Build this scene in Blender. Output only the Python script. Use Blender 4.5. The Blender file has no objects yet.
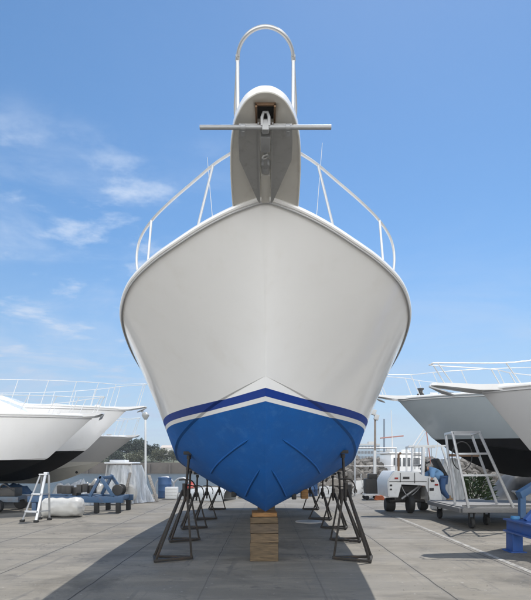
import bpy, bmesh, math, random
import numpy as np
from mathutils import Vector, Matrix, noise as mnoise
from mathutils.bvhtree import BVHTree

# ------------------------------------------------------------------ camera, world, sun, exposure
scene = bpy.context.scene
COL = scene.collection
R = math.radians
EYE, FPX, CX, HY = 1.5, 500.0, 265.5, 463.0      # eye height (m), focal length and horizon measured in the photo

cam_d = bpy.data.cameras.new('camera')
cam_d.sensor_fit = 'HORIZONTAL'
cam_d.sensor_width = 36.0
cam_d.lens = 36.0 * FPX / 531.0
cam_d.shift_y = (HY - 300.0) / 531.0
cam_d.clip_start, cam_d.clip_end = 0.05, 12000
cam = bpy.data.objects.new('camera', cam_d)
cam.location = (0, 0, EYE)
cam.rotation_euler = (R(90), 0, 0)
COL.objects.link(cam)
scene.camera = cam

SUN_DIR = Vector((0.62, 1.5, 2.95)).normalized()   # towards the sun
elev = math.asin(SUN_DIR.z)
azim = math.atan2(SUN_DIR.x, SUN_DIR.y)            # clockwise from +Y

world = bpy.data.worlds.new('World')
scene.world = world
world.use_nodes = True
wn, wl = world.node_tree.nodes, world.node_tree.links
wn.clear()
w_out = wn.new('ShaderNodeOutputWorld')
w_bg = wn.new('ShaderNodeBackground')
w_bg.inputs['Strength'].default_value = 0.10
sky = wn.new('ShaderNodeTexSky')
sky.sky_type = 'NISHITA'
sky.sun_disc = False
sky.sun_elevation = elev
sky.sun_rotation = azim
sky.altitude = 0
sky.air_density = 1.0
sky.dust_density = 0.15
sky.ozone_density = 4.0
wtc = wn.new('ShaderNodeTexCoord')
wsep = wn.new('ShaderNodeSeparateXYZ')
wl.new(wtc.outputs['Generated'], wsep.inputs[0])
def wmath(op, a, b=None):
    n = wn.new('ShaderNodeMath'); n.operation = op
    for i, v in enumerate((a, b)):
        if v is None: continue
        if isinstance(v, (int, float)): n.inputs[i].default_value = v
        else: wl.new(v, n.inputs[i])
    return n.outputs[0]
zz = wmath('MAXIMUM', wmath('ADD', wsep.outputs[2], 0.12), 0.05)
wcomb = wn.new('ShaderNodeCombineXYZ')
wl.new(wmath('DIVIDE', wsep.outputs[0], zz), wcomb.inputs[0])
wl.new(wmath('DIVIDE', wsep.outputs[1], zz), wcomb.inputs[1])
def wnoise(scale, detail, rough, dist, off):
    mp = wn.new('ShaderNodeMapping'); mp.inputs['Location'].default_value = off
    mp.inputs['Scale'].default_value = (1.0, 1.25, 1.0)
    wl.new(wcomb.outputs[0], mp.inputs[0])
    n = wn.new('ShaderNodeTexNoise'); n.inputs['Scale'].default_value = scale
    n.inputs['Detail'].default_value = detail; n.inputs['Roughness'].default_value = rough
    n.inputs['Distortion'].default_value = dist
    wl.new(mp.outputs[0], n.inputs['Vector'])
    return n.outputs[0]
def wramp(v, a, b):
    n = wn.new('ShaderNodeMapRange'); n.interpolation_type = 'SMOOTHSTEP'
    n.inputs[1].default_value = a; n.inputs[2].default_value = b
    wl.new(v, n.inputs[0])
    return n.outputs[0]
wdot = wn.new('ShaderNodeVectorMath'); wdot.operation = 'DOT_PRODUCT'
wl.new(wtc.outputs['Generated'], wdot.inputs[0])
wdot.inputs[1].default_value = Vector((-0.50, 1.0, 0.40)).normalized()
left_bank = wmath('MULTIPLY', wramp(wdot.outputs[1], 0.87, 0.985), wramp(wsep.outputs[2], 0.57, 0.45))
puffs = wramp(wnoise(3.6, 10, 0.58, 0.15, (3.1, 1.7, 0)), 0.50, 0.72)
veil = wramp(wnoise(1.1, 7, 0.62, 0.6, (7.7, 0.4, 0)), 0.40, 0.80)
cloud = wmath('ADD', wmath('MULTIPLY', wmath('MULTIPLY', puffs, left_bank), 0.85),
              wmath('ADD', wmath('MULTIPLY', wmath('MULTIPLY', veil, left_bank), 0.60), wmath('MULTIPLY', veil, wmath('ADD', wmath('MULTIPLY', wramp(wsep.outputs[2], 0.46, 0.15), 0.55), 0.02))))
cloud = wmath('MINIMUM', cloud, 0.9)
def wblend(fac, a, col):
    n = wn.new('ShaderNodeMix'); n.data_type = 'RGBA'
    wl.new(fac, n.inputs[0]); wl.new(a, n.inputs[6]); n.inputs[7].default_value = (*col, 1)
    return n.outputs[2]
hs = wn.new('ShaderNodeHueSaturation'); hs.inputs['Saturation'].default_value = 1.12; hs.inputs['Hue'].default_value = 0.495
wl.new(sky.outputs[0], hs.inputs['Color'])
skyc = wblend(cloud, hs.outputs[0], (4.6, 5.4, 6.7))
low = wmath('MULTIPLY', wramp(wsep.outputs[2], 0.42, -0.04), 0.85)       # pale sea haze along the horizon
skyc = wblend(low, skyc, (3.0, 3.85, 5.1))
# over-bright cloud added in the unseen sky behind the camera, fills the shaded hull
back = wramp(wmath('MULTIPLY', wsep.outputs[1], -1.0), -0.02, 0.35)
fill_cloud = wmath('MULTIPLY', wramp(wnoise(1.7, 8, 0.55, 0.3, (1.3, 8.2, 0)), 0.28, 0.46), wmath('MULTIPLY', back, wramp(wsep.outputs[2], 0.80, 0.40)))
skyc = wblend(fill_cloud, skyc, (23.6, 23.8, 23.8))
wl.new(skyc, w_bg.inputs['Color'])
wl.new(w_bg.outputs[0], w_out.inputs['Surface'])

sun_d = bpy.data.lights.new('sun', 'SUN')
sun_d.energy = 3.2
sun_d.angle = R(0.5)
sun_d.color = (1.0, 0.95, 0.88)
sun = bpy.data.objects.new('sun', sun_d)
sun.rotation_euler = (-SUN_DIR).to_track_quat('-Z', 'Y').to_euler()
sun.location = SUN_DIR * 60
COL.objects.link(sun)

scene.view_settings.view_transform = 'Standard'
scene.view_settings.look = 'None'
scene.view_settings.gamma = 1
scene.view_settings.use_curve_mapping = False
scene.view_settings.exposure = 0.50

rng = random.Random(11)

# ------------------------------------------------------------------ materials
MATS = {}
def mat(name, color, rough=0.5, metal=0.0, var=0.12, scale=3.0, bump=0.0, bump_scale=40.0, coat=0.0,
        stain=None, stain_amt=0.0, stain_scale=2.0, streak=None, spec=0.5):
    """procedural surface: base colour broken up by noise, optional stains of a second colour, fine bump"""
    if name in MATS: return MATS[name]
    m = bpy.data.materials.new(name); m.use_nodes = True
    n, l = m.node_tree.nodes, m.node_tree.links
    b = n['Principled BSDF']
    tc = n.new('ShaderNodeTexCoord')
    vec = tc.outputs['Object']
    if streak:
        mp = n.new('ShaderNodeMapping'); mp.inputs['Scale'].default_value = streak
        l.new(vec, mp.inputs[0]); vec = mp.outputs[0]
    no = n.new('ShaderNodeTexNoise'); no.inputs['Scale'].default_value = scale
    no.inputs['Detail'].default_value = 8; no.inputs['Roughness'].default_value = 0.6
    l.new(vec, no.inputs['Vector'])
    mix = n.new('ShaderNodeMix'); mix.data_type = 'RGBA'
    c = Vector(color)
    mix.inputs[6].default_value = (*(c * (1 - var)), 1)
    mix.inputs[7].default_value = (*(Vector([min(1, x) for x in c * (1 + var)])), 1)
    l.new(no.outputs[0], mix.inputs[0])
    out = mix.outputs[2]
    if stain:
        sn = n.new('ShaderNodeTexNoise'); sn.inputs['Scale'].default_value = stain_scale
        sn.inputs['Detail'].default_value = 10; sn.inputs['Roughness'].default_value = 0.7
        l.new(vec, sn.inputs['Vector'])
        mr = n.new('ShaderNodeMapRange'); mr.interpolation_type = 'SMOOTHSTEP'
        mr.inputs[1].default_value = 0.5; mr.inputs[2].default_value = 0.72
        mr.inputs[4].default_value = stain_amt
        l.new(sn.outputs[0], mr.inputs[0])
        m2 = n.new('ShaderNodeMix'); m2.data_type = 'RGBA'
        l.new(mr.outputs[0], m2.inputs[0]); l.new(out, m2.inputs[6])
        m2.inputs[7].default_value = (*stain, 1)
        out = m2.outputs[2]
    l.new(out, b.inputs['Base Color'])
    rr = n.new('ShaderNodeMapRange')
    rr.inputs[3].default_value = max(0.02, rough * 0.8); rr.inputs[4].default_value = min(1, rough * 1.2)
    l.new(no.outputs[0], rr.inputs[0]); l.new(rr.outputs[0], b.inputs['Roughness'])
    b.inputs['Metallic'].default_value = metal
    b.inputs['Coat Weight'].default_value = coat
    b.inputs['Coat Roughness'].default_value = 0.08
    b.inputs['Specular IOR Level'].default_value = spec
    if bump:
        bn = n.new('ShaderNodeTexNoise'); bn.inputs['Scale'].default_value = bump_scale
        bn.inputs['Detail'].default_value = 6
        l.new(tc.outputs['Object'], bn.inputs['Vector'])
        bu = n.new('ShaderNodeBump'); bu.inputs['Strength'].default_value = bump
        bu.inputs['Distance'].default_value = 0.01
        l.new(bn.outputs[0], bu.inputs['Height']); l.new(bu.outputs[0], b.inputs['Normal'])
    MATS[name] = m
    return m

GEL = mat('white gelcoat', (0.88, 0.875, 0.862), 0.18, var=0.03, scale=1.2, bump=0.015, bump_scale=3, coat=0.5,
          stain=(0.76, 0.735, 0.68), stain_amt=0.22, stain_scale=2.2, streak=(1.6, 1.6, 0.22))
GELD = mat('weathered gelcoat', (0.74, 0.72, 0.67), 0.4, var=0.05, scale=5, stain=(0.52, 0.47, 0.39), stain_amt=0.3, stain_scale=6)
BLUE = mat('blue antifouling', (0.005, 0.085, 0.30), 0.7, spec=0.25, var=0.28, scale=2.2, bump=0.15, bump_scale=45,
           stain=(0.03, 0.13, 0.36), stain_amt=0.6, stain_scale=3.5, streak=(1, 1, 2.2))
NAVY = mat('navy stripe', (0.005, 0.038, 0.24), 0.45, var=0.05, spec=0.3)
STRW = mat('white stripe', (0.74, 0.74, 0.72), 0.3, var=0.04, coat=0.2)
RUBG = mat('grey rub strip', (0.42, 0.42, 0.42), 0.4, var=0.1, scale=8)
STEEL = mat('stainless tube', (0.56, 0.56, 0.55), 0.38, metal=0.45, var=0.06, scale=12)
WTUBE = mat('white painted tube', (0.60, 0.60, 0.59), 0.4, var=0.06)
GALV = mat('galvanised steel', (0.36, 0.365, 0.37), 0.5, metal=0.35, var=0.15, scale=14, bump=0.05)
FLUKE = mat('dull zinc plate', (0.40, 0.40, 0.395), 0.55, metal=0.2, var=0.12, scale=9, stain=(0.24, 0.23, 0.22), stain_amt=0.5, stain_scale=14)
RUST = mat('rusty steel', (0.20, 0.12, 0.07), 0.8, var=0.3, scale=16, bump=0.2)
JACK = mat('dark stand paint', (0.015, 0.0125, 0.0105), 0.6, metal=0.2, var=0.3, scale=10, bump=0.15,
           stain=(0.07, 0.040, 0.024), stain_amt=0.55, stain_scale=9)
BLACK = mat('black antifouling', (0.006, 0.006, 0.007), 0.6, spec=0.2, var=0.25, scale=2, stain=(0.018, 0.018, 0.019), stain_amt=0.5, stain_scale=1.5)
RUBBER = mat('black rubber', (0.018, 0.018, 0.018), 0.75, var=0.2)
DARK = mat('dark machinery', (0.035, 0.034, 0.033), 0.6, var=0.4, scale=9, bump=0.2, stain=(0.10, 0.08, 0.06), stain_amt=0.5, stain_scale=8)
GREYH = mat('grey topsides', (0.235, 0.265, 0.28), 0.25, var=0.05, coat=0.3)
LGREYH = mat('light grey topsides', (0.42, 0.42, 0.42), 0.3, var=0.04, coat=0.3)
CREAM = mat('cream bottom paint', (0.56, 0.54, 0.48), 0.4, var=0.08, stain=(0.40, 0.37, 0.31), stain_amt=0.4)
BLUEST = mat('blue painted steel', (0.018, 0.075, 0.27), 0.45, var=0.18, scale=7, bump=0.08, stain=(0.10, 0.07, 0.05), stain_amt=0.35, stain_scale=9)
TRAILB = mat('faded blue steel', (0.035, 0.09, 0.18), 0.55, var=0.25, scale=7, stain=(0.13, 0.10, 0.08), stain_amt=0.6, stain_scale=6)
ALU = mat('aluminium', (0.55, 0.56, 0.57), 0.38, metal=0.5, var=0.1, scale=10)
WPAINT = mat('white vehicle paint', (0.76, 0.76, 0.74), 0.35, var=0.05, coat=0.2, stain=(0.42, 0.38, 0.32), stain_amt=0.3, stain_scale=5)
PLAST = mat('shrink wrap film', (0.60, 0.62, 0.63), 0.25, var=0.08, scale=5, bump=0.9, bump_scale=7, coat=0.3)
def _clear(m, alpha):
    n, l = m.node_tree.nodes, m.node_tree.links
    no = n.new('ShaderNodeTexNoise'); no.inputs['Scale'].default_value = 4.0; no.inputs['Detail'].default_value = 5
    tc = n.new('ShaderNodeTexCoord'); mp = n.new('ShaderNodeMapping'); mp.inputs['Scale'].default_value = (3.0, 3.0, 0.45)
    l.new(tc.outputs['Object'], mp.inputs[0]); l.new(mp.outputs[0], no.inputs['Vector'])
    mr = n.new('ShaderNodeMapRange'); mr.inputs[1].default_value = 0.35; mr.inputs[2].default_value = 0.65
    mr.inputs[3].default_value = alpha; mr.inputs[4].default_value = 0.98
    l.new(no.outputs[0], mr.inputs[0]); l.new(mr.outputs[0], n['Principled BSDF'].inputs['Alpha'])
_clear(PLAST, 0.6)
TANKW = mat('wrapped white plastic', (0.54, 0.53, 0.50), 0.3, var=0.15, scale=5, bump=0.6, bump_scale=5)
ORANGE = mat('orange plastic', (0.55, 0.15, 0.05), 0.5, var=0.15)
SKIN = mat('skin', (0.42, 0.25, 0.17), 0.5, var=0.06)
HAIR = mat('dark hair', (0.02, 0.016, 0.012), 0.6, var=0.2)
SHIRT = mat('light blue shirt', (0.20, 0.38, 0.62), 0.8, var=0.1, scale=12)
JEANS = mat('blue denim', (0.045, 0.10, 0.22), 0.85, var=0.2, scale=14)
BOOT = mat('tan boot leather', (0.32, 0.21, 0.11), 0.7, var=0.15)
ROCK = mat('riprap rock', (0.15, 0.138, 0.122), 0.9, var=0.45, scale=1.3, bump=0.5, bump_scale=4)
SEAW = mat('sea wall stone', (0.10, 0.086, 0.072), 0.9, var=0.4, scale=0.8, bump=0.4, bump_scale=2)
EARTH = mat('hill scrub', (0.075, 0.085, 0.045), 0.95, var=0.4, scale=0.2)
BARK = mat('bark', (0.08, 0.06, 0.045), 0.9, var=0.3)
def leafmat(name, c):
    m = mat(name, c, 0.65, var=0.45, scale=0.9)
    return m
LEAF_D = leafmat('dark pine foliage', (0.020, 0.034, 0.018))
LEAF_O = leafmat('olive foliage', (0.060, 0.066, 0.026))
LEAF_G = leafmat('garden foliage', (0.055, 0.095, 0.032))
CONCW = mat('pale render', (0.46, 0.45, 0.43), 0.8, var=0.1)
GLASSD = mat('dark window glass', (0.03, 0.04, 0.05), 0.08, var=0.1, coat=0.3)
TOWER = mat('blue grey cladding', (0.22, 0.29, 0.35), 0.3, var=0.15)

def wood(name, c):
    m = bpy.data.materials.new(name); m.use_nodes = True
    n, l = m.node_tree.nodes, m.node_tree.links
    b = n['Principled BSDF']; b.inputs['Roughness'].default_value = 0.8
    tc = n.new('ShaderNodeTexCoord')
    mp = n.new('ShaderNodeMapping'); mp.inputs['Scale'].default_value = (1.2, 6, 14)
    l.new(tc.outputs['Object'], mp.inputs[0])
    no = n.new('ShaderNodeTexNoise'); no.inputs['Scale'].default_value = 4; no.inputs['Detail'].default_value = 9
    no.inputs['Distortion'].default_value = 0.6
    l.new(mp.outputs[0], no.inputs['Vector'])
    cr = n.new('ShaderNodeValToRGB')
    c = Vector(c)
    cr.color_ramp.elements[0].position = 0.3; cr.color_ramp.elements[0].color = (*(c * 0.45), 1)
    cr.color_ramp.elements[1].position = 0.7; cr.color_ramp.elements[1].color = (*(c * 1.25), 1)
    l.new(no.outputs[0], cr.inputs[0]); l.new(cr.outputs[0], b.inputs['Base Color'])
    bu = n.new('ShaderNodeBump'); bu.inputs['Strength'].default_value = 0.5; bu.inputs['Distance'].default_value = 0.01
    l.new(no.outputs[0], bu.inputs['Height']); l.new(bu.outputs[0], b.inputs['Normal'])
    return m
WOOD = wood('old timber', (0.095, 0.066, 0.036))
WOOD2 = wood('worn timber', (0.110, 0.076, 0.043))
WOOD3 = wood('grey brown timber', (0.085, 0.062, 0.040))
WOODO = wood('orange timber wedge', (0.25, 0.13, 0.045))
WOODG = wood('grey plank', (0.33, 0.30, 0.26))

# ------------------------------------------------------------------ mesh helpers
class MB:
    def __init__(self): self.bm = bmesh.new()
    def _faces(self, vs, faces, mi=0):
        bv = [self.bm.verts.new(v) for v in vs]
        out = []
        for f in faces:
            try:
                fc = self.bm.faces.new([bv[i] for i in f]); fc.material_index = mi; out.append(fc)
            except ValueError: pass
        return bv, out
    def box(self, c, s, rz=0, bevel=0.0, mi=0, rot=None):
        M = Matrix.Translation(c) @ (rot.to_4x4() if rot is not None else Matrix.Rotation(rz, 4, 'Z')) @ Matrix.Diagonal((*s, 1))
        r = bmesh.ops.create_cube(self.bm, size=1, matrix=M)
        fs = {f for v in r['verts'] for f in v.link_faces}
        for f in fs: f.material_index = mi
        if bevel:
            es = list({e for v in r['verts'] for e in v.link_edges})
            bmesh.ops.bevel(self.bm, geom=es, offset=bevel, segments=2, affect='EDGES', profile=0.6)
        return self
    def bar(self, p, q, w, h, bevel=0.0, mi=0):
        p, q = Vector(p), Vector(q)
        d = q - p
        rot = d.to_track_quat('Y', 'Z').to_matrix()
        return self.box((p + q) / 2, (w, d.length, h), bevel=bevel, mi=mi, rot=rot)
    def tube(self, pts, r, seg=10, closed=False, mi=0, sy=1.0):
        pts = [Vector(p) for p in pts]
        n = len(pts)
        rr = r if isinstance(r, (list, tuple)) else [r] * n
        rings = []
        up = Vector((0, 0, 1))
        prev = None
        for i, p in enumerate(pts):
            if closed: t = pts[(i + 1) % n] - pts[i - 1]
            else: t = pts[min(i + 1, n - 1)] - pts[max(i - 1, 0)]
            t.normalize()
            if prev is None:
                a = up if abs(t.z) < 0.95 else Vector((0, 1, 0))
                nx = t.cross(a).normalized()
            else:
                nx = (prev - t * prev.dot(t)).normalized()
            prev = nx
            ny = nx.cross(t)
            rings.append([self.bm.verts.new(p + (nx * math.cos(k * 2 * math.pi / seg) + ny * sy * math.sin(k * 2 * math.pi / seg)) * rr[i]) for k in range(seg)])
        for i in range(n if closed else n - 1):
            a, b = rings[i], rings[(i + 1) % n]
            for k in range(seg):
                f = self.bm.faces.new((a[k], a[(k + 1) % seg], b[(k + 1) % seg], b[k])); f.material_index = mi
        if not closed:
            for ring in (rings[0][::-1], rings[-1]):
                f = self.bm.faces.new(ring); f.material_index = mi
        return self
    def lathe(self, prof, c=(0, 0, 0), seg=20, axis='Z', mi=0):
        c = Vector(c)
        rings = []
        for r, z in prof:
            ring = []
            for k in range(seg):
                a = k * 2 * math.pi / seg
                x, y = r * math.cos(a), r * math.sin(a)
                v = {'Z': Vector((x, y, z)), 'X': Vector((z, x, y)), 'Y': Vector((x, z, y))}[axis]
                ring.append(self.bm.verts.new(c + v))
            rings.append(ring)
        for a, b in zip(rings, rings[1:]):
            for k in range(seg):
                f = self.bm.faces.new((a[k], a[(k + 1) % seg], b[(k + 1) % seg], b[k])); f.material_index = mi
        for ring in (rings[0][::-1], rings[-1]):
            if True:
                try:
                    f = self.bm.faces.new(ring); f.material_index = mi
                except ValueError: pass
        return self
    def prism(self, lower, upper, mi=0):
        n = len(lower)
        vs = list(lower) + list(upper)
        faces = [tuple(range(n))[::-1], tuple(range(n, 2 * n))] + [(i, (i + 1) % n, n + (i + 1) % n, n + i) for i in range(n)]
        self._faces(vs, faces, mi)
        return self
    def grid(self, P, mi=0, flip=False):
        rows = [[self.bm.verts.new(p) for p in row] for row in P]
        for a, b in zip(rows, rows[1:]):
            for k in range(len(a) - 1):
                q = (a[k], a[k + 1], b[k + 1], b[k])
                if flip: q = q[::-1]
                f = self.bm.faces.new(q); f.material_index = mi
        return self
    def build(self, name, m, parent=None, origin=None, angle=35, flat=False):
        bm = self.bm
        bmesh.ops.remove_doubles(bm, verts=bm.verts, dist=1e-5)
        bmesh.ops.dissolve_degenerate(bm, edges=bm.edges, dist=1e-6)
        bmesh.ops.recalc_face_normals(bm, faces=bm.faces)
        for f in bm.faces: f.smooth = not flat
        for e in bm.edges:
            if len(e.link_faces) == 2 and e.calc_face_angle(0) > R(angle): e.smooth = False
        if origin is not None: bmesh.ops.translate(bm, verts=bm.verts, vec=-Vector(origin))
        me = bpy.data.meshes.new(name)
        bm.to_mesh(me); bm.free()
        for x in (m if isinstance(m, (list, tuple)) else [m]): me.materials.append(x)
        o = bpy.data.objects.new(name, me)
        COL.objects.link(o)
        if parent is not None: o.parent = parent
        return o

def tag(o, label=None, cat=None, group=None, kind=None):
    if label: o['label'] = label
    if cat: o['category'] = cat
    if group: o['group'] = group
    if kind: o['kind'] = kind
    return o
def thing(name, label, cat, loc=(0, 0, 0), rz=0, group=None):
    o = bpy.data.objects.new(name, None); COL.objects.link(o)
    o.empty_display_size = 0.2
    o.location = loc; o.rotation_euler = (0, 0, rz)
    return tag(o, label, cat, group)
def solo(mb, name, m, label, cat, base, group=None, **kw):
    o = mb.build(name, m, origin=base, **kw); o.location = base
    return tag(o, label, cat, group)

def smooth_path(pts, n=8):
    """Catmull-Rom through the points"""
    P = [Vector(p) for p in pts]
    P = [2 * P[0] - P[1]] + P + [2 * P[-1] - P[-2]]
    out = []
    for i in range(1, len(P) - 2):
        for k in range(n):
            t = k / n
            a, b, c, d = P[i - 1], P[i], P[i + 1], P[i + 2]
            out.append(0.5 * ((2 * b) + (c - a) * t + (2 * a - 5 * b + 4 * c - d) * t * t + (3 * b - a - 3 * c + d) * t ** 3))
    out.append(P[-2])
    return out
def pchip(xs, ys):
    xs, ys = np.array(xs, float), np.array(ys, float)
    h = np.diff(xs); dl = np.diff(ys) / h
    m = np.zeros_like(xs)
    for i in range(1, len(xs) - 1):
        if dl[i - 1] * dl[i] > 0:
            w1, w2 = 2 * h[i] + h[i - 1], h[i] + 2 * h[i - 1]
            m[i] = (w1 + w2) / (w1 / dl[i - 1] + w2 / dl[i])
    m[0], m[-1] = dl[0], dl[-1]
    def f(x):
        x = min(max(x, xs[0]), xs[-1])
        i = int(min(max(np.searchsorted(xs, x) - 1, 0), len(xs) - 2))
        t = (x - xs[i]) / h[i]
        return float((1 + 2 * t) * (1 - t) ** 2 * ys[i] + t * (1 - t) ** 2 * h[i] * m[i] + t * t * (3 - 2 * t) * ys[i + 1] + t * t * (t - 1) * h[i] * m[i + 1])
    return f

# ------------------------------------------------------------------ setting: ground, water, far shore
def concrete():
    m = bpy.data.materials.new('yard concrete'); m.use_nodes = True
    n, l = m.node_tree.nodes, m.node_tree.links
    b = n['Principled BSDF']
    tc = n.new('ShaderNodeTexCoord')
    sep = n.new('ShaderNodeSeparateXYZ'); l.new(tc.outputs['Object'], sep.inputs[0])
    def M(op, a, c=None):
        k = n.new('ShaderNodeMath'); k.operation = op
        for i, v in enumerate((a, c)):
            if v is None: continue
            if isinstance(v, (int, float)): k.inputs[i].default_value = v
            else: l.new(v, k.inputs[i])
        return k.outputs[0]
    def noise(scale, detail, rough, stretch=(1, 1, 1), dist=0.0):
        mp = n.new('ShaderNodeMapping'); mp.inputs['Scale'].default_value = stretch
        l.new(tc.outputs['Object'], mp.inputs[0])
        k = n.new('ShaderNodeTexNoise'); k.inputs['Scale'].default_value = scale; k.inputs['Detail'].default_value = detail
        k.inputs['Roughness'].default_value = rough; k.inputs['Distortion'].default_value = dist
        l.new(mp.outputs[0], k.inputs['Vector'])
        return k.outputs[0]
    def ss(v, a, c, lo=0.0, hi=1.0):
        k = n.new('ShaderNodeMapRange'); k.interpolation_type = 'SMOOTHSTEP'
        k.inputs[1].default_value = a; k.inputs[2].default_value = c; k.inputs[3].default_value = lo; k.inputs[4].default_value = hi
        l.new(v, k.inputs[0]); return k.outputs[0]
    def mix(f, a, c):
        k = n.new('ShaderNodeMix'); k.data_type = 'RGBA'
        l.new(f, k.inputs[0]) if not isinstance(f, float) else setattr(k.inputs[0], 'default_value', f)
        for i, v in ((6, a), (7, c)):
            if isinstance(v, tuple): k.inputs[i].default_value = (*v, 1)
            else: l.new(v, k.inputs[i])
        return k.outputs[2]
    wob = M('MULTIPLY', M('SUBTRACT', noise(1.5, 5, 0.6), 0.5), 0.05)
    jx = M('ABSOLUTE', M('SUBTRACT', M('FRACT', M('ADD', M('DIVIDE', M('ADD', M('ADD', sep.outputs[0], wob), 5.0), 1.42), 100.5)), 0.5))
    jy = M('ABSOLUTE', M('SUBTRACT', M('FRACT', M('ADD', M('DIVIDE', M('ADD', M('ADD', sep.outputs[1], wob), 1.3), 5.6), 100.5)), 0.5))
    line_x = M('MULTIPLY', ss(jx, 0.0085, 0.004), ss(M('ABSOLUTE', sep.outputs[0]), 1.2, 1.9, 0.3, 1.0))
    line_y = M('MULTIPLY', ss(jy, 0.0042, 0.0018), 0.7)
    # slabs poured on different days
    slab = n.new('ShaderNodeTexWhiteNoise'); slab.noise_dimensions = '2D'
    cb = n.new('ShaderNodeCombineXYZ')
    l.new(M('FLOOR', M('DIVIDE', M('ADD', sep.outputs[0], 5.0), 1.42)), cb.inputs[0])
    l.new(M('FLOOR', M('DIVIDE', M('ADD', sep.outputs[1], 1.3), 5.6)), cb.inputs[1])
    l.new(cb.outputs[0], slab.inputs['Vector'])
    col = mix(noise(0.5, 9, 0.65), (0.082, 0.075, 0.062), (0.270, 0.244, 0.196))
    col = mix(M('MULTIPLY', slab.outputs[0], 0.35), col, (0.165, 0.154, 0.134))
    col = mix(ss(noise(1.1, 8, 0.65, (0.5, 2.6, 1), 0.5), 0.46, 0.62, 0, 0.5), col, (0.265, 0.240, 0.195))     # trowel sweeps
    col = mix(ss(noise(0.33, 8, 0.7, (1, 1.5, 1), 0.7), 0.50, 0.66, 0, 0.75), col, (0.058, 0.052, 0.043))      # damp and dirt
    col = mix(ss(noise(4.2, 6, 0.6, (0.6, 2.4, 1), 0.8), 0.56, 0.66, 0, 0.45), col, (0.115, 0.112, 0.104))   # scuffs
    col = mix(ss(noise(2.6, 9, 0.72), 0.57, 0.68, 0, 0.8), col, (0.085, 0.078, 0.070))                        # oil spots
    col = mix(ss(noise(0.9, 7, 0.7, (1, 2.2, 1)), 0.62, 0.75, 0, 0.5), col, (0.22, 0.17, 0.115))               # rust tint
    col = mix(ss(noise(7.0, 4, 0.5), 0.70, 0.78, 0, 0.6), col, (0.40, 0.39, 0.37))                             # paint flecks
    col = mix(M('MULTIPLY', noise(60, 3, 0.6), 0.35), col, (0.10, 0.10, 0.096))
    side = ss(M('ABSOLUTE', M('SUBTRACT', jx, 0.02)), 0.05, 0.0, 0, 0.30)
    col = mix(side, col, (0.14, 0.135, 0.125))
    col = mix(M('MAXIMUM', line_x, line_y), col, (0.040, 0.038, 0.036))
    # hairline cracks, tyre scuffs and pale drips
    vo = n.new('ShaderNodeTexVoronoi'); vo.feature = 'DISTANCE_TO_EDGE'; vo.inputs['Scale'].default_value = 0.42
    cmb = n.new('ShaderNodeCombineXYZ')
    l.new(M('ADD', sep.outputs[0], M('MULTIPLY', noise(2.0, 6, 0.7), 1.6)), cmb.inputs[0])
    l.new(M('ADD', sep.outputs[1], M('MULTIPLY', noise(2.3, 6, 0.7), 1.6)), cmb.inputs[1])
    l.new(cmb.outputs[0], vo.inputs['Vector'])
    col = mix(M('MULTIPLY', ss(vo.outputs['Distance'], 0.010, 0.003), ss(noise(0.35, 3, 0.5), 0.48, 0.56, 0, 0.75)), col, (0.06, 0.057, 0.053))
    col = mix(M('MULTIPLY', ss(noise(1.3, 3, 0.5, (7.0, 0.35, 1), 0.3), 0.60, 0.68, 0, 0.5), ss(noise(0.5, 3, 0.5), 0.45, 0.6)), col, (0.085, 0.083, 0.08))
    col = mix(ss(noise(16.0, 2, 0.4), 0.72, 0.76, 0, 0.55), col, (0.34, 0.33, 0.31))
    col = mix(ss(noise(11.0, 3, 0.5, (1, 1.6, 1)), 0.69, 0.74, 0, 0.6), col, (0.07, 0.066, 0.06))
    l.new(col, b.inputs['Base Color'])
    l.new(ss(noise(0.6, 6, 0.6), 0.35, 0.7, 0.62, 0.9), b.inputs['Roughness'])
    h = M('ADD', M('ADD', M('MULTIPLY', noise(55, 6, 0.7), 0.25), M('MULTIPLY', noise(3, 6, 0.6), 0.7)),
          M('MULTIPLY', M('MAXIMUM', line_x, line_y), -0.8))
    bu = n.new('ShaderNodeBump'); bu.inputs['Strength'].default_value = 0.8; bu.inputs['Distance'].default_value = 0.02
    l.new(h, bu.inputs['Height']); l.new(bu.outputs[0], b.inputs['Normal'])
    return m
QUAY = 24.0
g = MB()
g.box((0, (QUAY - 60) / 2, -1.25), (160, QUAY + 60, 2.5))
tag(g.build('ground', concrete()), kind='structure')

def water_mat():
    m = mat('harbour water', (0.05, 0.062, 0.065), 0.4, var=0.2, scale=0.05, bump=0.0, spec=0.12)
    n, l = m.node_tree.nodes, m.node_tree.links
    tc = n.new('ShaderNodeTexCoord'); no = n.new('ShaderNodeTexNoise')
    no.inputs['Scale'].default_value = 1.2; no.inputs['Detail'].default_value = 6
    l.new(tc.outputs['Object'], no.inputs['Vector'])
    bu = n.new('ShaderNodeBump'); bu.inputs['Strength'].default_value = 0.9; bu.inputs['Distance'].default_value = 0.25
    l.new(no.outputs[0], bu.inputs['Height']); l.new(bu.outputs[0], n['Principled BSDF'].inputs['Normal'])
    return m
g = MB()
g._faces([(-440, -190, -1.6), (440, -190, -1.6), (440, 430, -1.6), (-440, 430, -1.6)], [(0, 1, 2, 3)])
tag(g.build('water', water_mat()), kind='structure')

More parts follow.
